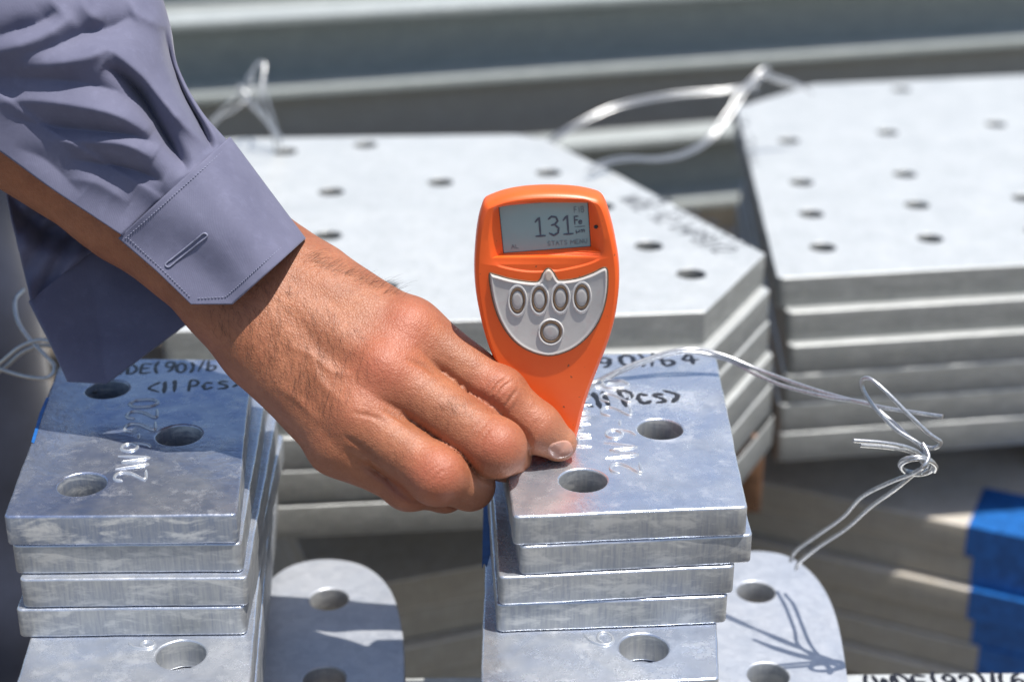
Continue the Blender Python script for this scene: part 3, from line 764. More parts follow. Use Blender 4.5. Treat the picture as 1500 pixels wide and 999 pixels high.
# ------------------------------------------------------------------ the hand: smooth blend of tapered bones, meshed on a grid
DSC = 1.03
def A3(px, py, d): return np.array(PD(px, py, d * DSC))
MCP = [A3(600, 487, .652), A3(566, 547, .641), A3(524, 612, .637), A3(495, 653, .641)]
WR, WU = A3(394, 381, .672), A3(337, 445, .656)
FING = [
    [(MCP[0], .0128), (A3(728, 577, .6475), .0110), (A3(787, 627, .6485), .0096), (A3(818, 649, .6515), .0073)],
    [(MCP[1], .0128), (A3(727, 656, .6315), .0106), (A3(741, 668, .652), .0095), (A3(730, 664, .672), .0085)],
    [(MCP[2], .0122), (A3(640, 697, .6255), .0108), (A3(688, 711, .641), .0092), (A3(694, 703, .664), .0082)],
    [(MCP[3], .0106), (A3(600, 709, .6395), .0095), (A3(652, 719, .652), .0080), (A3(676, 714, .668), .0070)],
]
nrm_h = np.cross(MCP[0] - WU, MCP[3] - WU); nrm_h /= np.linalg.norm(nrm_h)
if np.dot(nrm_h, np.array(CAM) - WU) < 0: nrm_h = -nrm_h
EL_R, EL_U = A3(-95, -20, .692), A3(-130, 60, .68)
MD_R, MD_U = A3(240, 255, .682), A3(188, 298, .674)
FING = [[(a, r * 1.055) for a, r in f] for f in FING]
PALM = [(EL_R, MD_R, .034, .0225), (EL_U, MD_U, .034, .0225), (MD_R, WR, .0225, .0162), (MD_U, WU, .0225, .0162),
        (WR, MCP[0], .0168, .0128), (WR * .65 + WU * .35, MCP[1], .0165, .0128), (WU * .6 + WR * .4, MCP[2], .0165, .0122), (WU, MCP[3], .0160, .0112),
        (WR + (MCP[0] - WR) * .3 - nrm_h * .008, MCP[1] - nrm_h * .010, .016, .012), (WU + (MCP[3] - WU) * .3 - nrm_h * .008, MCP[2] - nrm_h * .010, .016, .012)]
PALM += [((WR * .6 + MCP[0] * .4) * .5 + (WR * .5 + MCP[1] * .5) * .5, A3(583, 517, .6475), .0125, .0105), (A3(583, 517, .6475), A3(627, 540, .6525), .0105, .0085),
         (A3(545, 580, .6395), A3(586, 615, .6450), .0108, .0085), (A3(509, 632, .6400), A3(544, 666, .6445), .0098, .0080)]
PALM = [(a, b, ra * 1.04, rb * 1.05) for a, b, ra, rb in PALM]
TH_J = [(A3(440, 445, .688), .015), (A3(590, 515, .694), .0135), (A3(688, 560, .700), .0105), (A3(768, 592, .7005), .0088)]
BUMPS = [(MCP[0] + nrm_h * .0035, .0105), (MCP[1] + nrm_h * .004, .0102), (MCP[2] + nrm_h * .003, .0098), (MCP[3] + nrm_h * .002, .009)]
RIDGES = [(WR * .75 + WU * .25 + nrm_h * .0125, MCP[0] + nrm_h * .0085, .0035), (WR * .5 + WU * .5 + nrm_h * .0125, MCP[1] + nrm_h * .0095, .0035),
          (WU * .65 + WR * .35 + nrm_h * .012, MCP[2] + nrm_h * .008, .0032), (WU + nrm_h * .0115, MCP[3] + nrm_h * .0065, .003)]
# veins wandering over the back of the hand
vein_px = [[(418, 505), (455, 520), (490, 545), (520, 548)], [(455, 520), (470, 560), (505, 590)], [(400, 560), (440, 590), (470, 620)]]
def cone(p, a, b, ra, rb):
    ba = b - a; h = np.clip(((p - a) @ ba) / (ba @ ba), 0, 1)
    return np.linalg.norm(p - a - h[:, None] * ba, axis=1) - (ra + (rb - ra) * h)
def smin(a, b, k):
    h = np.clip(0.5 + 0.5 * (b - a) / k, 0, 1); return b + (a - b) * h - k * h * (1 - h)
def sdf(p):
    d = None
    for a, b, ra, rb in PALM:
        c_ = cone(p, a, b, ra, rb); d = c_ if d is None else smin(d, c_, .011)
    for c_, r in BUMPS: d = smin(d, np.linalg.norm(p - c_, axis=1) - r, .006)
    for a, b, r in RIDGES: d = smin(d, cone(p, a - nrm_h * .002, b - nrm_h * .001, r, r), .008)
    th = None
    for (a, ra), (b, rb) in zip(TH_J[:-1], TH_J[1:]):
        c_ = cone(p, a, b, ra, rb); th = c_ if th is None else smin(th, c_, .004)
    d = smin(d, th, .010)
    fa = None
    for f in FING:
        fd = None
        for (a, ra), (b, rb) in zip(f[:-1], f[1:]):
            c_ = cone(p, a, b, ra, rb); fd = c_ if fd is None else smin(fd, c_, .0035)
        pip, rp = f[1]
        fd = smin(fd, np.linalg.norm(p - (pip + nrm_h * .0015), axis=1) - rp * .98, .004)
        fa = fd if fa is None else smin(fa, fd, .0005)
    return smin(d, fa, .0055)
allp = np.array([x for a, b, _, _ in PALM[2:] for x in (a, b)] + [j[0] for f in FING for j in f] + [j[0] for j in TH_J])
H = 0.0012
lo_b = np.minimum(allp.min(0) - .03, A3(-60, 20, .68)); hi_b = np.maximum(allp.max(0) + .03, A3(-60, 20, .68) + .03)
dims = np.ceil((hi_b - lo_b) / H).astype(int) + 1
CS = 5
cd_ = np.ceil(dims / CS).astype(int) + 1
gx = [lo_b[i] + np.arange(cd_[i]) * H * CS for i in range(3)]
cp = np.stack(np.meshgrid(*gx, indexing='ij'), -1).reshape(-1, 3)
cv = np.concatenate([sdf(c_) for c_ in np.array_split(cp, max(1, len(cp) // 200000))]).reshape(cd_)
full = np.repeat(np.repeat(np.repeat(cv, CS, 0), CS, 1), CS, 2)[:dims[0], :dims[1], :dims[2]].astype(np.float64)
near = np.abs(full) < H * CS * 2.2
ii = np.argwhere(near); pts_ = lo_b + ii * H
vals = np.concatenate([sdf(c_) for c_ in np.array_split(pts_, max(1, len(pts_) // 200000))])
full[near] = vals
full[[0, -1]] = np.maximum(full[[0, -1]], 1e-4); full[:, [0, -1]] = np.maximum(full[:, [0, -1]], 1e-4); full[:, :, [0, -1]] = np.maximum(full[:, :, [0, -1]], 1e-4)
def surface_nets(f):
    ins = f < 0
    cnt = sum(ins[a:f.shape[0] - 1 + a, b:f.shape[1] - 1 + b, c_:f.shape[2] - 1 + c_].astype(np.int8) for a in (0, 1) for b in (0, 1) for c_ in (0, 1))
    act = (cnt > 0) & (cnt < 8); cells = np.argwhere(act)
    idx = -np.ones(act.shape, int); idx[act] = np.arange(len(cells))
    acc = np.zeros((len(cells), 3)); num = np.zeros(len(cells))
    corners = [(a, b, c_) for a in (0, 1) for b in (0, 1) for c_ in (0, 1)]
    for A_ in corners:
        for ax in range(3):
            if A_[ax]: continue
            B_ = list(A_); B_[ax] = 1
            va = f[cells[:, 0] + A_[0], cells[:, 1] + A_[1], cells[:, 2] + A_[2]]; vb = f[cells[:, 0] + B_[0], cells[:, 1] + B_[1], cells[:, 2] + B_[2]]
            m = (va < 0) != (vb < 0); t = np.where(m, va / np.where(m, va - vb, 1), 0)
            q_ = np.array(A_, float)[None].repeat(len(cells), 0); q_[:, ax] += t
            acc += q_ * m[:, None]; num += m
    V_ = cells + acc / num[:, None]
    F_ = []
    for ax in range(3):
        o1, o2_ = [(1, 2), (2, 0), (0, 1)][ax]
        sl_a = [slice(None)] * 3; sl_b = [slice(None)] * 3; sl_a[ax] = slice(0, -1); sl_b[ax] = slice(1, None)
        ch_ = np.argwhere(ins[tuple(sl_a)] != ins[tuple(sl_b)])
        ok = (ch_[:, o1] > 0) & (ch_[:, o2_] > 0) & (ch_[:, o1] < act.shape[o1]) & (ch_[:, o2_] < act.shape[o2_]); ch_ = ch_[ok]
        flip = ins[tuple(sl_a)][tuple(ch_.T)]
        def ci(d1, d2):
            c_ = ch_.copy(); c_[:, o1] -= d1; c_[:, o2_] -= d2; return idx[tuple(c_.T)]
        q_ = np.stack([ci(1, 1), ci(0, 1), ci(0, 0), ci(1, 0)], 1)
        q_[~flip] = q_[~flip][:, ::-1]
        F_.append(q_)
    return V_, np.concatenate(F_)
V_, F_ = surface_nets(full)
V_ = lo_b + V_ * H
def grad(p, e=3e-4):
    g = np.stack([sdf(p + np.eye(3)[i] * e) - sdf(p - np.eye(3)[i] * e) for i in range(3)], 1)
    return g / (np.linalg.norm(g, axis=1, keepdims=True) + 1e-9)
def project(p, it=2):
    for _ in range(it): p = p - grad(p) * (sdf(p) * 0.9)[:, None]
    return p
V_ = project(V_, 2)
me = bpy.data.meshes.new("person"); me.from_pydata(V_.tolist(), [], F_.tolist()); me.update()
bm = bmesh.new(); bm.from_mesh(me)
bmesh.ops.subdivide_edges(bm, edges=bm.edges, cuts=1, use_grid_fill=True)
bm.to_mesh(me); bm.free()
co = np.empty(len(me.vertices) * 3); me.vertices.foreach_get("co", co); co = co.reshape(-1, 3)
co = project(co, 1); ng = grad(co)
# creases, knuckle lines and skin tone
def to_px(p):
    r_ = p - np.array(CAM); dep = r_ @ np.array((0, CP, -SP)); upc = r_ @ np.array((0, SP, CP))
    return np.stack([750 + FPX * r_[:, 0] / dep, 499.5 - FPX * upc / dep], 1), dep
def dpoly(p2, poly):
    best = np.full(len(p2), 1e9); tt = np.zeros(len(p2)); n_ = len(poly) - 1
    for i in range(n_):
        a, b = np.array(poly[i], float), np.array(poly[i + 1], float); ba = b - a
        h = np.clip(((p2 - a) @ ba) / (ba @ ba), 0, 1); d_ = np.linalg.norm(p2 - a - h[:, None] * ba, axis=1)
        u = d_ < best; best[u] = d_[u]; tt[u] = (i + h[u]) / n_
    return best, tt
px2, dep2 = to_px(co)
facing = (ng @ np.array((0, -CP, SP))) > 0.05
disp = np.zeros(len(co)); dark = np.zeros(len(co))  # dark: shade in creases and finger grooves, painted into the skin colour
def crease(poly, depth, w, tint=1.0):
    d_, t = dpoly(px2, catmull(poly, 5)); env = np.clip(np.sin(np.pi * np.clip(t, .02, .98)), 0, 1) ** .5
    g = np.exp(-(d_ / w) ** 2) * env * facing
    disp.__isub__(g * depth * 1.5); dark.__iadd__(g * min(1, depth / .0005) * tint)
for poly, dp, w in [  # index middle joint
    ([(716, 602), (717, 583), (727, 564), (743, 552)], .00055, 2.2), ([(722, 607), (724, 588), (735, 569), (749, 558)], .00045, 2.0),
    ([(736, 611), (741, 594), (752, 578), (757, 570)], .00050, 2.2), ([(708, 592), (709, 578), (718, 562), (731, 550)], .0003, 2.4),
    ([(745, 612), (752, 598), (759, 585)], .00025, 2.4), ([(729, 605), (731, 592), (740, 578)], .00025, 2.0),
    # middle and ring joints
    ([(694, 645), (702, 632), (712, 620)], .0002, 2.4), ([(702, 652), (710, 638), (719, 627)], .0002, 2.4), ([(688, 640), (695, 626), (703, 616)], .00015, 2.4),
    ([(622, 702), (630, 690), (642, 682)], .00018, 2.6), ([(632, 708), (640, 695), (652, 688)], .00018, 2.6), ([(615, 695), (622, 684), (632, 676)], .00014, 2.6),
    # index end joint, webs
    ([(772, 640), (780, 625), (792, 612)], .00018, 2.5), ([(778, 644), (786, 629), (797, 617)], .00015, 2.5),
    ([(560, 600), (585, 612), (604, 626)], .0005, 3.5), ([(545, 580), (568, 592), (590, 604)], .00025, 5), ([(600, 528), (622, 536), (640, 548)], .0005, 4.0),
    ([(505, 640), (530, 655), (552, 676)], .0005, 4.0), ([(520, 605), (545, 610), (565, 618)], .0003, 4)]:
    crease(poly, dp, w)
# sharp grooves where neighbouring fingers press together
fdist = []; fpos = []
for f in FING:
    fd = np.full(len(co), 1e9)
    for (a, ra), (b, rb) in zip(f[:-1], f[1:]): fd = np.minimum(fd, cone(co, a, b, ra, rb))
    ba = f[1][0] - f[0][0]; fdist.append(fd); fpos.append(np.clip(((co - f[0][0]) @ ba) / (ba @ ba), 0, 1))
fdist = np.stack(fdist, 1); fpos = np.stack(fpos, 1); o_ = np.argsort(fdist, 1); ar_ = np.arange(len(co))
m1, m2 = fdist[ar_, o_[:, 0]], fdist[ar_, o_[:, 1]]
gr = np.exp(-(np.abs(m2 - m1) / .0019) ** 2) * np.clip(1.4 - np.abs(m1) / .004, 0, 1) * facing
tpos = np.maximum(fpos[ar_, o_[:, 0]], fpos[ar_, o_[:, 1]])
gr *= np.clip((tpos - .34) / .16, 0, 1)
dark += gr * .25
for poly in vein_px:
    d_, t = dpoly(px2, catmull(poly, 6)); disp += np.exp(-(d_ / 6.0) ** 2) * np.sin(np.pi * np.clip(t, 0, 1)) ** .6 * .0005 * facing
# soft lumps so that no stretch of skin is perfectly even
for s_, am in ((95, .00022), (210, .0001)):
    ph = RNG.uniform(0, 6.28, 6); w_ = RNG.normal(0, 1, (6, 3)); w_ /= np.linalg.norm(w_, axis=1)[:, None]
    disp += sum(np.sin(co @ w_[i] * s_ * (1 + .2 * i) + ph[i]) for i in range(6)) / 3 * am
co = co + ng * (disp * (1 - .8 * gr))[:, None] - nrm_h * (gr * .0021)[:, None]
me.vertices.foreach_set("co", co.reshape(-1)); me.update()
bm = bmesh.new(); bm.from_mesh(me); bm.verts.ensure_lookup_table()
gv_ = [bm.verts[i] for i in np.nonzero(gr > .03)[0]]
for _ in range(9): bmesh.ops.smooth_vert(bm, verts=gv_, factor=0.5, use_axis_x=True, use_axis_y=True, use_axis_z=True)
bm.to_mesh(me); bm.free(); me.update()
cbuf = np.empty(len(me.vertices) * 3); me.vertices.foreach_get("co", cbuf); co = cbuf.reshape(-1, 3)
tone = np.zeros((len(co), 4)); tone[:, 3] = 1
def spot(c_, r): return np.exp(-((np.linalg.norm(co - c_, axis=1)) / r) ** 2)
red = 0.9 * spot(MCP[0] + nrm_h * .012, .011) + .8 * spot(MCP[1] + nrm_h * .012, .014) + .25 * spot(MCP[2] + nrm_h * .012, .012)
red += .75 * spot(FING[0][1][0] + nrm_h * .011, .010) + .8 * spot(FING[1][1][0] + nrm_h * .010, .010) + .85 * spot(FING[2][1][0] + nrm_h * .010, .011) + .6 * spot(FING[3][1][0] + nrm_h * .009, .009)
red += .45 * spot(FING[0][2][0] + nrm_h * .009, .009)
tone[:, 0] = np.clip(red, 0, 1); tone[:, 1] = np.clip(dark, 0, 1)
tone[:, 2] = np.clip(.9 * spot(FING[1][2][0] + nrm_h * .010, .010) + .7 * spot(FING[0][3][0], .012) + .5 * spot(FING[2][2][0] + nrm_h * .01, .009), 0, 1)
at_ = me.color_attributes.new("tone", 'FLOAT_COLOR', 'POINT'); at_.data.foreach_set("color", tone.reshape(-1))
def make_skin():
    m, nt, b = nodes("skin"); v = coords(nt, rnd=False)
    at = N(nt, "ShaderNodeVertexColor"); at.layer_name = "tone"; sp = N(nt, "ShaderNodeSeparateColor"); nt.links.new(at.outputs[0], sp.inputs[0])
    f = noise(nt, v, 55, 5, 0.6); g = noise(nt, v, 420, 4, 0.6); fine = noise(nt, v, 1600, 3, 0.65)
    c = mixc(nt, ramp(nt, f, [(0.3, 0.0), (0.7, 1.0)]).outputs[0], (0.28, 0.100, 0.047), (0.40, 0.158, 0.079))
    c = mixc(nt, ramp(nt, g, [(0.4, 0.0), (0.75, 0.45)]).outputs[0], c, (0.24, 0.078, 0.04))
    mr = N(nt, "ShaderNodeMath", operation='MULTIPLY'); mr.inputs[1].default_value = 0.62; nt.links.new(sp.outputs[0], mr.inputs[0])
    c = mixc(nt, mr.outputs[0], c, (0.46, 0.115, 0.068))
    mb = N(nt, "ShaderNodeMath", operation='MULTIPLY'); mb.inputs[1].default_value = 0.6; nt.links.new(sp.outputs[2], mb.inputs[0])
    c = mixc(nt, mb.outputs[0], c, (0.50, 0.25, 0.15))
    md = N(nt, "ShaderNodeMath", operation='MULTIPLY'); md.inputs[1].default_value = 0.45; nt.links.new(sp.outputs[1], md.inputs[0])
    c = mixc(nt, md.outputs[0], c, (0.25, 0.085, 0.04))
    nt.links.new(c, b.inputs["Base Color"])
    b.inputs["Roughness"].default_value = 0.46; b.inputs["Specular IOR Level"].default_value = 0.45
    b.inputs["Subsurface Weight"].default_value = 0.18; b.inputs["Subsurface Radius"].default_value = (1.0, 0.35, 0.2); b.inputs["Subsurface Scale"].default_value = 0.003
    vo = N(nt, "ShaderNodeTexVoronoi", feature='DISTANCE_TO_EDGE'); vo.inputs["Scale"].default_value = 850; nt.links.new(v, vo.inputs["Vector"])
    vr = ramp(nt, vo.outputs["Distance"], [(0.0, 0.0), (0.25, 1.0)])
    n1 = bump(nt, vr.outputs[0], 0.45, 0.00016); n2 = bump(nt, fine, 0.5, 0.0002, n1); n3 = bump(nt, g, 0.45, 0.0007, n2)
    nt.links.new(n3, b.inputs["Normal"])
    return m
person = link("person", me, make_skin(), None, 180)
tag(person, "person in blue-grey work shirt, bare right hand gripping the orange gauge", "person")
bvh = BVHTree.FromPolygons([tuple(v) for v in co], [tuple(p.vertices) for p in me.polygons])
def on_hand(px, py):
    h = bvh.ray_cast(CAM, ray(px, py).normalized()); return h[0], h[1]

# nail of the index finger
def make_nail():
    m, nt, b = nodes("nail"); v = coords(nt, rnd=False); f = noise(nt, v, 300, 4)
    c = mixc(nt, f, (0.46, 0.22, 0.15), (0.56, 0.32, 0.25)); nt.links.new(c, b.inputs["Base Color"]); b.inputs["Roughness"].default_value = 0.25
    b.inputs["Subsurface Weight"].default_value = 0.1; b.inputs["Subsurface Scale"].default_value = 0.002
    return m
nc = np.array((821, 658.5)); na = np.array((.74, -.05)); nb = np.array((-.15, .5))
na = np.array((18, -5)); nb = np.array((4.5, 12.5))
vs = []; fs = []; R_, C_ = 9, 20
last = None
ctr, cn = on_hand(*nc)
for r_ in range(R_):
    for k in range(C_):
        t = 2 * math.pi * k / C_; rr = r_ / (R_ - 1)
        cx2 = math.copysign(abs(math.cos(t)) ** .75, math.cos(t)) * rr; sy2 = math.copysign(abs(math.sin(t)) ** .75, math.sin(t)) * rr
        p2 = nc + na * cx2 + nb * sy2
        h, n_ = on_hand(*p2)
        if h is None or (h - ctr).length > .012: h = last
        else: h = h + n_ * (0.00035 if rr < .95 else -0.0001)
        if h is None: h = ctr
        last = h; vs.append(h)
for r_ in range(R_ - 1):
    for k in range(C_): fs.append((r_ * C_ + k, r_ * C_ + (k + 1) % C_, (r_ + 1) * C_ + (k + 1) % C_, (r_ + 1) * C_ + k))
nail = pydata("fingernail", vs, fs); link("fingernail", nail, make_nail(), person, 60)

# fine dark hair on the wrist and the back of the hand
M_HAIR = make_plain("body_hair", (0.02, 0.012, 0.008), 0.5, 0, 800, 0.2)
hv = []
rnd = random.Random(5)
def hair_at(px, py, dx, dy, ln, r=0.00004):
    h, n_ = on_hand(px, py)
    if h is None: return
    q, _ = on_hand(px + dx, py + dy)
    if q is None: t = (PD(px + dx, py + dy, (h - CAM).dot(Vector((0, CP, -SP)))) - h).normalized()
    else: t = (q - h).normalized()
    side = n_.cross(t); bend = rnd.uniform(-.35, .35)
    pts = [h - n_ * .0002]
    for k in range(1, 5):
        s_ = k / 4
        pts.append(h + t * (ln * s_) + n_ * (ln * .28 * math.sin(s_ * 1.9)) + side * (bend * ln * s_ * s_))
    hv.append(tube_data(pts, [r, r, r * .8, r * .6, r * .25], 3))
for _ in range(620):
    u = rnd.random(); v_ = rnd.random()
    bx_, by_ = 305 + 175 * u + 70 * v_, 470 + 150 * u - 110 * v_
    if rnd.random() > 1.05 - .5 * v_: continue
    hair_at(bx_ + rnd.uniform(-12, 12), by_ + rnd.uniform(-12, 12), rnd.uniform(-2, 14), rnd.uniform(8, 18), rnd.uniform(.004, .009))
for _ in range(120):
    u = rnd.random(); hair_at(450 + 130 * u + rnd.uniform(-10, 10), 368 + 52 * u + rnd.uniform(2, 18), 14, -3, rnd.uniform(.004, .008))
for cx2, cy2 in ((655, 592), (580, 668), (668, 600)):
    for _ in range(26): hair_at(cx2 + rnd.gauss(0, 10), cy2 + rnd.gauss(0, 8), 8, 9, rnd.uniform(.002, .004), .00003)
V2, F2 = join_data(hv)
tag(link("arm_hair", pydata("arm_hair", V2, F2), M_HAIR, person), kind="stuff")

# ------------------------------------------------------------------ the shirt sleeve
def make_cloth(name, ca, cb):
    m, nt, b = nodes(name); v = coords(nt, rnd=False)
    f = noise(nt, v, 45, 5, 0.6); fade = noise(nt, v, 160, 5, 0.7)
    c = mixc(nt, ramp(nt, f, [(0.3, 0.0), (0.7, 1.0)]).outputs[0], ca, cb)
    c = mixc(nt, ramp(nt, fade, [(0.52, 0.0), (0.8, 0.35)]).outputs[0], c, [min(1, x * 1.5) for x in cb])
    wv = N(nt, "ShaderNodeTexWave"); wv.inputs["Scale"].default_value = 620; wv.inputs["Distortion"].default_value = 1.5; wv.inputs["Detail"].default_value = 2
    mp = coords(nt, (1, 1, 1), (0.3, 0.4, 0.8), False); nt.links.new(mp, wv.inputs["Vector"])
    w2 = noise(nt, v, 2200, 2)
    c = mixc(nt, 0.10, c, mixc(nt, w2, [x * .5 for x in ca], [min(1, x * 1.7) for x in cb]))
    nt.links.new(c, b.inputs["Base Color"]); b.inputs["Roughness"].default_value = 0.82
    b.inputs["Sheen Weight"].default_value = 0.25; b.inputs["Sheen Roughness"].default_value = 0.4
    n1 = bump(nt, wv.outputs["Fac"], 0.12, 0.00015); n2 = bump(nt, f, 0.2, 0.001, n1); n3 = bump(nt, fade, 0.25, 0.0006, n2)
    nt.links.new(n3, b.inputs["Normal"])
    return m
M_CLOTH = make_cloth("shirt_cloth", (0.104, 0.107, 0.170), (0.138, 0.141, 0.212))
M_THREAD = make_plain("sewing_thread", (0.24, 0.25, 0.34), 0.7, 0, 900, 0.2)
M_NAVY = make_cloth("trouser_cloth", (0.020, 0.026, 0.05), (0.03, 0.038, 0.07))
SL = [  # rows along the arm; columns from the open edge in front, over the top, down behind to the other open edge
    [(-230, 60, .629), (-180, 0, .620), (-110, -70, .612), (20, -150, .625), (140, -170, .655), (110, -110, .705), (-30, -10, .725), (-150, 70, .722), (-200, 70, .705)],
    [(-110, 147, .629), (-55, 90, .622), (10, 30, .612), (110, -40, .625), (212, -65, .655), (180, 0, .705), (60, 80, .725), (-40, 150, .722), (-90, 150, .705)],
    [(0, 222, .629), (60, 170, .624), (122, 116, .615), (186, 68, .624), (246, 30, .655), (214, 92, .705), (130, 180, .722), (50, 258, .716), (1, 226, .702)],
    [(70, 273, .629), (117, 226, .626), (167, 176, .618), (216, 132, .625), (259, 96, .653), (236, 150, .702), (165, 225, .720), (72, 302, .714), (10, 288, .698)],
    [(130, 313, .629), (174, 270, .629), (214, 230, .623), (256, 190, .628), (292, 160, .652), (268, 205, .699), (190, 268, .716), (100, 337, .71), (26, 360, .694)],
    [(180, 346, .629), (219, 311, .631), (257, 277, .627), (296, 241, .632), (332, 207, .654), (300, 258, .696), (212, 312, .712), (130, 372, .705), (45, 440, .690)],
]
FOLDS = [  # polyline, height (m, + raised), width px, one-sided step or ridge
    ([(240, 40), (250, 85), (268, 135), (292, 180), (312, 222)], -.0125, 5.5, 'r'),
    ([(252, 30), (264, 90), (282, 138), (306, 180), (322, 214)], .0035, 8, 'r'),
    ([(135, 70), (165, 76), (192, 98), (218, 124), (242, 152), (268, 182), (302, 216)], .0052, 8, 'r'),
    ([(150, 96), (180, 112), (205, 138), (226, 172), (250, 212), (276, 252)], -.0115, 10, 'r'),
    ([(-20, 150), (40, 148), (110, 156), (172, 170), (220, 198)], .0055, 14, 'r'),
    ([(-20, 112), (60, 116), (120, 122), (180, 140), (222, 180)], -.0050, 16, 'r'),
    ([(70, 206), (120, 208), (180, 212), (226, 232)], .0045, 13, 'r'),
    ([(20, 172), (80, 186), (140, 192), (200, 200), (232, 216)], -.0045, 10, 'r'),
    ([(100, 232), (150, 240), (200, 250), (240, 268)], -.0040, 9, 'r'),
    ([(30, 82), (80, 68), (120, 50), (160, 42), (196, 22)], -.0060, 13, 'r'),
    ([(20, 98), (80, 94), (130, 84), (160, 72)], .0035, 12, 'r'),
    ([(-20, 60), (20, 46), (60, 34), (84, 14)], -.0060, 14, 'r'),
    ([(-30, 82), (20, 70), (60, 54), (110, 26)], .0040, 13, 'r'),
    ([(120, -20), (126, 14), (150, 34)], .0030, 10, 'r'),
    ([(184, -10), (205, 22), (236, 40)], .0030, 8, 'r'),
    ([(-60, 104), (0, 140), (60, 183), (120, 219), (165, 246), (238, 291)], .0016, 3.5, 's'),
    ([(-60, 104), (0, 140), (60, 183), (120, 219), (165, 246), (238, 291)], .0012, 4, 'r'),
    ([(90, 262), (140, 268), (190, 298)], .0022, 14, 'r'),
    ([(20, 215), (70, 236), (120, 285)], -.002, 14, 'r'),
]
def grid_eval(rows, nu, nv, linear_px=False):
    G = np.array(rows, float); G[..., 2] *= DSC
    def interp(arr, n):               # along axis 0
        m = arr.shape[0]; out = []
        for i in range(m - 1):
            b, c_ = arr[i], arr[i + 1]; a = arr[i - 1] if i else 2 * b - c_; d_ = arr[i + 2] if i + 2 < m else 2 * c_ - b
            for k in range(n):
                t = k / n
                cr = 0.5 * ((2 * b) + (-a + c_) * t + (2 * a - 5 * b + 4 * c_ - d_) * t * t + (-a + 3 * b - 3 * c_ + d_) * t ** 3)
                if linear_px:
                    ln = b + (c_ - b) * t; cr = cr.copy(); cr[..., :2] = ln[..., :2]
                out.append(cr)
        out.append(arr[-1]); return np.array(out)
    G = interp(G, nv); G = interp(G.transpose(1, 0, 2), nu).transpose(1, 0, 2)
    return G
def px_to_world(G):
    u = (G[..., 0] - 750) / FPX; v = -(G[..., 1] - 499.5) / FPX; d_ = G[..., 2]
    return np.stack([u * d_, (CP + v * SP) * d_, (-SP + v * CP) * d_], -1) + np.array(CAM)
NU, NV = 26, 34
G = grid_eval(SL, NU, NV)
flat = G.reshape(-1, 3); ucol = np.tile(np.arange(G.shape[1]) / NU, G.shape[0])
vrow = np.repeat(np.arange(G.shape[0]) / NV, G.shape[1])
dz = np.zeros(len(flat))
for poly, amp, w, ty in FOLDS:
    cpoly = catmull(poly, 5)
    d_, t = dpoly(flat[:, :2], cpoly)
    env = np.clip(t / .4, 0, 1) ** .8 * np.clip((1 - t) / .22, 0, 1) ** .7 if ty == "r" else np.clip(t / .15, 0, 1)
    if ty == 'r': dz += amp * (1.35 if abs(amp) > .007 else 0.95) * np.exp(-(d_ / (w * 1.15)) ** 1.3) * env
    else:
        # signed side: below the line is raised
        cpn = np.array(cpoly); yl = np.interp(flat[:, 0], cpn[:, 0], cpn[:, 1])
        dz += amp / (1 + np.exp(-(flat[:, 1] - yl) / w)) * (flat[:, 0] < 240)
mask = np.clip((4.15 - ucol) / .5, 0, 1) * np.clip((5.02 - vrow) / .10, 0.15, 1)
flat[:, 2] -= dz * mask
back = np.clip((ucol - 4.2) / .5, 0, 1)
flat[:, 2] += back * (.003 * np.sin(vrow * 4 + ucol * 5) + .0015 * np.sin(vrow * 9 - ucol * 8))
def grid_obj(name, G, mat, parent, thick, offs=-1):
    W = px_to_world(G); nv_, nu_ = G.shape[:2]
    f_ = [(r * nu_ + c_, r * nu_ + c_ + 1, (r + 1) * nu_ + c_ + 1, (r + 1) * nu_ + c_) for r in range(nv_ - 1) for c_ in range(nu_ - 1)]
    me_ = pydata(name, W.reshape(-1, 3), f_)
    o = link(name, me_, mat, parent, 180)
    md_ = o.modifiers.new("thickness", 'SOLIDIFY'); md_.thickness = thick; md_.offset = offs
    return o
sleeve = grid_obj("shirt_sleeve", flat.reshape(G.shape), M_CLOTH, person, 0.0007, 0)
CF = [
    [(174, 349, .6290), (217, 309, .6250), (256, 274, .6250), (296, 238, .6300), (335, 202, .6530), (302, 254, .698), (212, 310, .714), (130, 370, .707), (42, 442, .6915)],
    [(229, 397, .6280), (278, 378, .6275), (316, 344, .6250), (353, 311, .6310), (390, 276, .6550), (355, 328, .696), (258, 380, .710), (143, 467, .702), (72, 500, .690)],
    [(280, 446, .6280), (340, 446, .6275), (375, 415, .6265), (410, 384, .6330), (446, 351, .6570), (405, 400, .695), (300, 455, .703), (156, 562, .697), (99, 559, .690)],
]
GC = grid_eval(CF, NU, NV, True)
sgx, sgy = GC[..., 0], GC[..., 1]
GC[..., 2] += .0006 * np.sin(sgx * .035 + sgy * .02) + .0005 * np.sin(sgx * .02 - sgy * .045 + 1)
cuff = grid_obj("cuff", GC, M_CLOTH, sleeve, 0.0016, 0)
from math import floor
def cuff_pt(u, v, lift):           # u 0..8 across, v 0..2 along
    a = min(max(u * NU, 0), GC.shape[1] - 1.001); b = min(max(v * NV, 0), GC.shape[0] - 1.001); i, j = floor(b), floor(a); s_, t = b - i, a - j
    g = (GC[i, j] * (1 - t) + GC[i, j + 1] * t) * (1 - s_) + (GC[i + 1, j] * (1 - t) + GC[i + 1, j + 1] * t) * s_
    return PD(g[0], g[1], g[2] - lift)
st = []
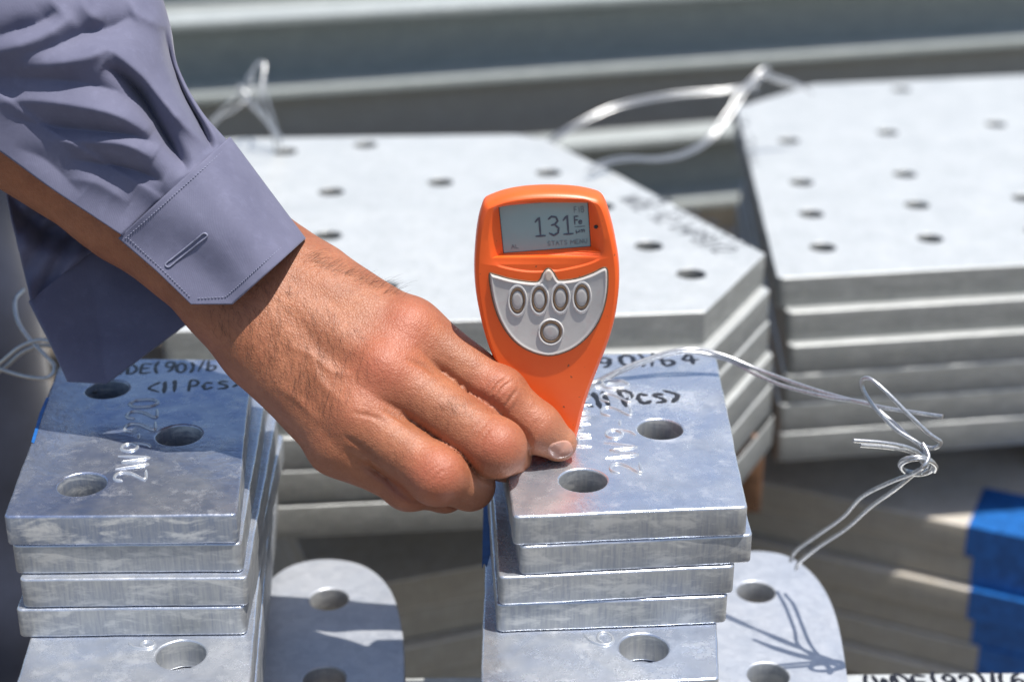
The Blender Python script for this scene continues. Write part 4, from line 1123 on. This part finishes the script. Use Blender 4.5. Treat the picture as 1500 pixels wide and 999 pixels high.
def stitch_line(fn, n, lift=.0011):
    for k in range(n):
        a, b = fn((k + .12) / n), fn((k + .72) / n)
        p0, p1 = cuff_pt(*a, lift), cuff_pt(*b, lift); pm = (p0 + p1) / 2 - ray(300, 330) * .0002
        st.append(tube_data([p0 + ray(300, 330) * .0004, p0.lerp(pm, .5), pm, p1.lerp(pm, .5), p1 + ray(300, 330) * .0004], .00015, 5))
stitch_line(lambda t: (.08 + 4.0 * t, .09), 46)
stitch_line(lambda t: (.16, .1 + 1.7 * t), 26)
stitch_line(lambda t: (.3 + 3.7 * t, 1.84), 44)
V2, F2 = join_data(st)
tag(link("stitching", pydata("stitching", V2, F2), M_THREAD, cuff, 60), kind="stuff")
def px_on_cuff(px, py, lift):
    d2 = (GC[:, :4 * NU + 1, 0] - px) ** 2 + (GC[:, :4 * NU + 1, 1] - py) ** 2; k = np.unravel_index(np.argmin(d2), d2.shape)
    return PD(px, py, GC[k[0], k[1], 2] - lift)
bh = [px_on_cuff(245 + 56 * t + 2.6 * math.cos(3.14 * s_), 389 - 45 * t + 2.6 * math.cos(3.14 * s_) * .8, .0012) for s_, ts in ((0, [0, .2, .4, .6, .8, 1]), (1, [1, .8, .6, .4, .2, 0])) for t in ts]
bpts = catmull([tuple(p) for p in bh], 4, True); bpts.append(bpts[0])
link("buttonhole", pydata("buttonhole", *tube_data(bpts, .00032, 6)), M_THREAD, cuff, 60)

# trouser leg standing blurred at the left edge
lv_, lf_ = [], []
top = PD(-205, 205, 1.0); cxl, cyl = top.x, top.y
zs = np.linspace(top.z + .45, GZ + .01, 40)
for i, z in enumerate(zs):
    for k in range(36):
        a = 2 * math.pi * k / 36; r = .0965 + .004 * math.sin(3 * a + z * 30) + .003 * math.sin(z * 55 + 2 * a)
        lv_.append((cxl + r * math.cos(a), cyl + r * .9 * math.sin(a), z))
for i in range(39):
    for k in range(36): lf_.append((i * 36 + k, i * 36 + (k + 1) % 36, (i + 1) * 36 + (k + 1) % 36, (i + 1) * 36 + k))
link("trouser_leg", pydata("trouser_leg", lv_, lf_), M_NAVY, person, 180)
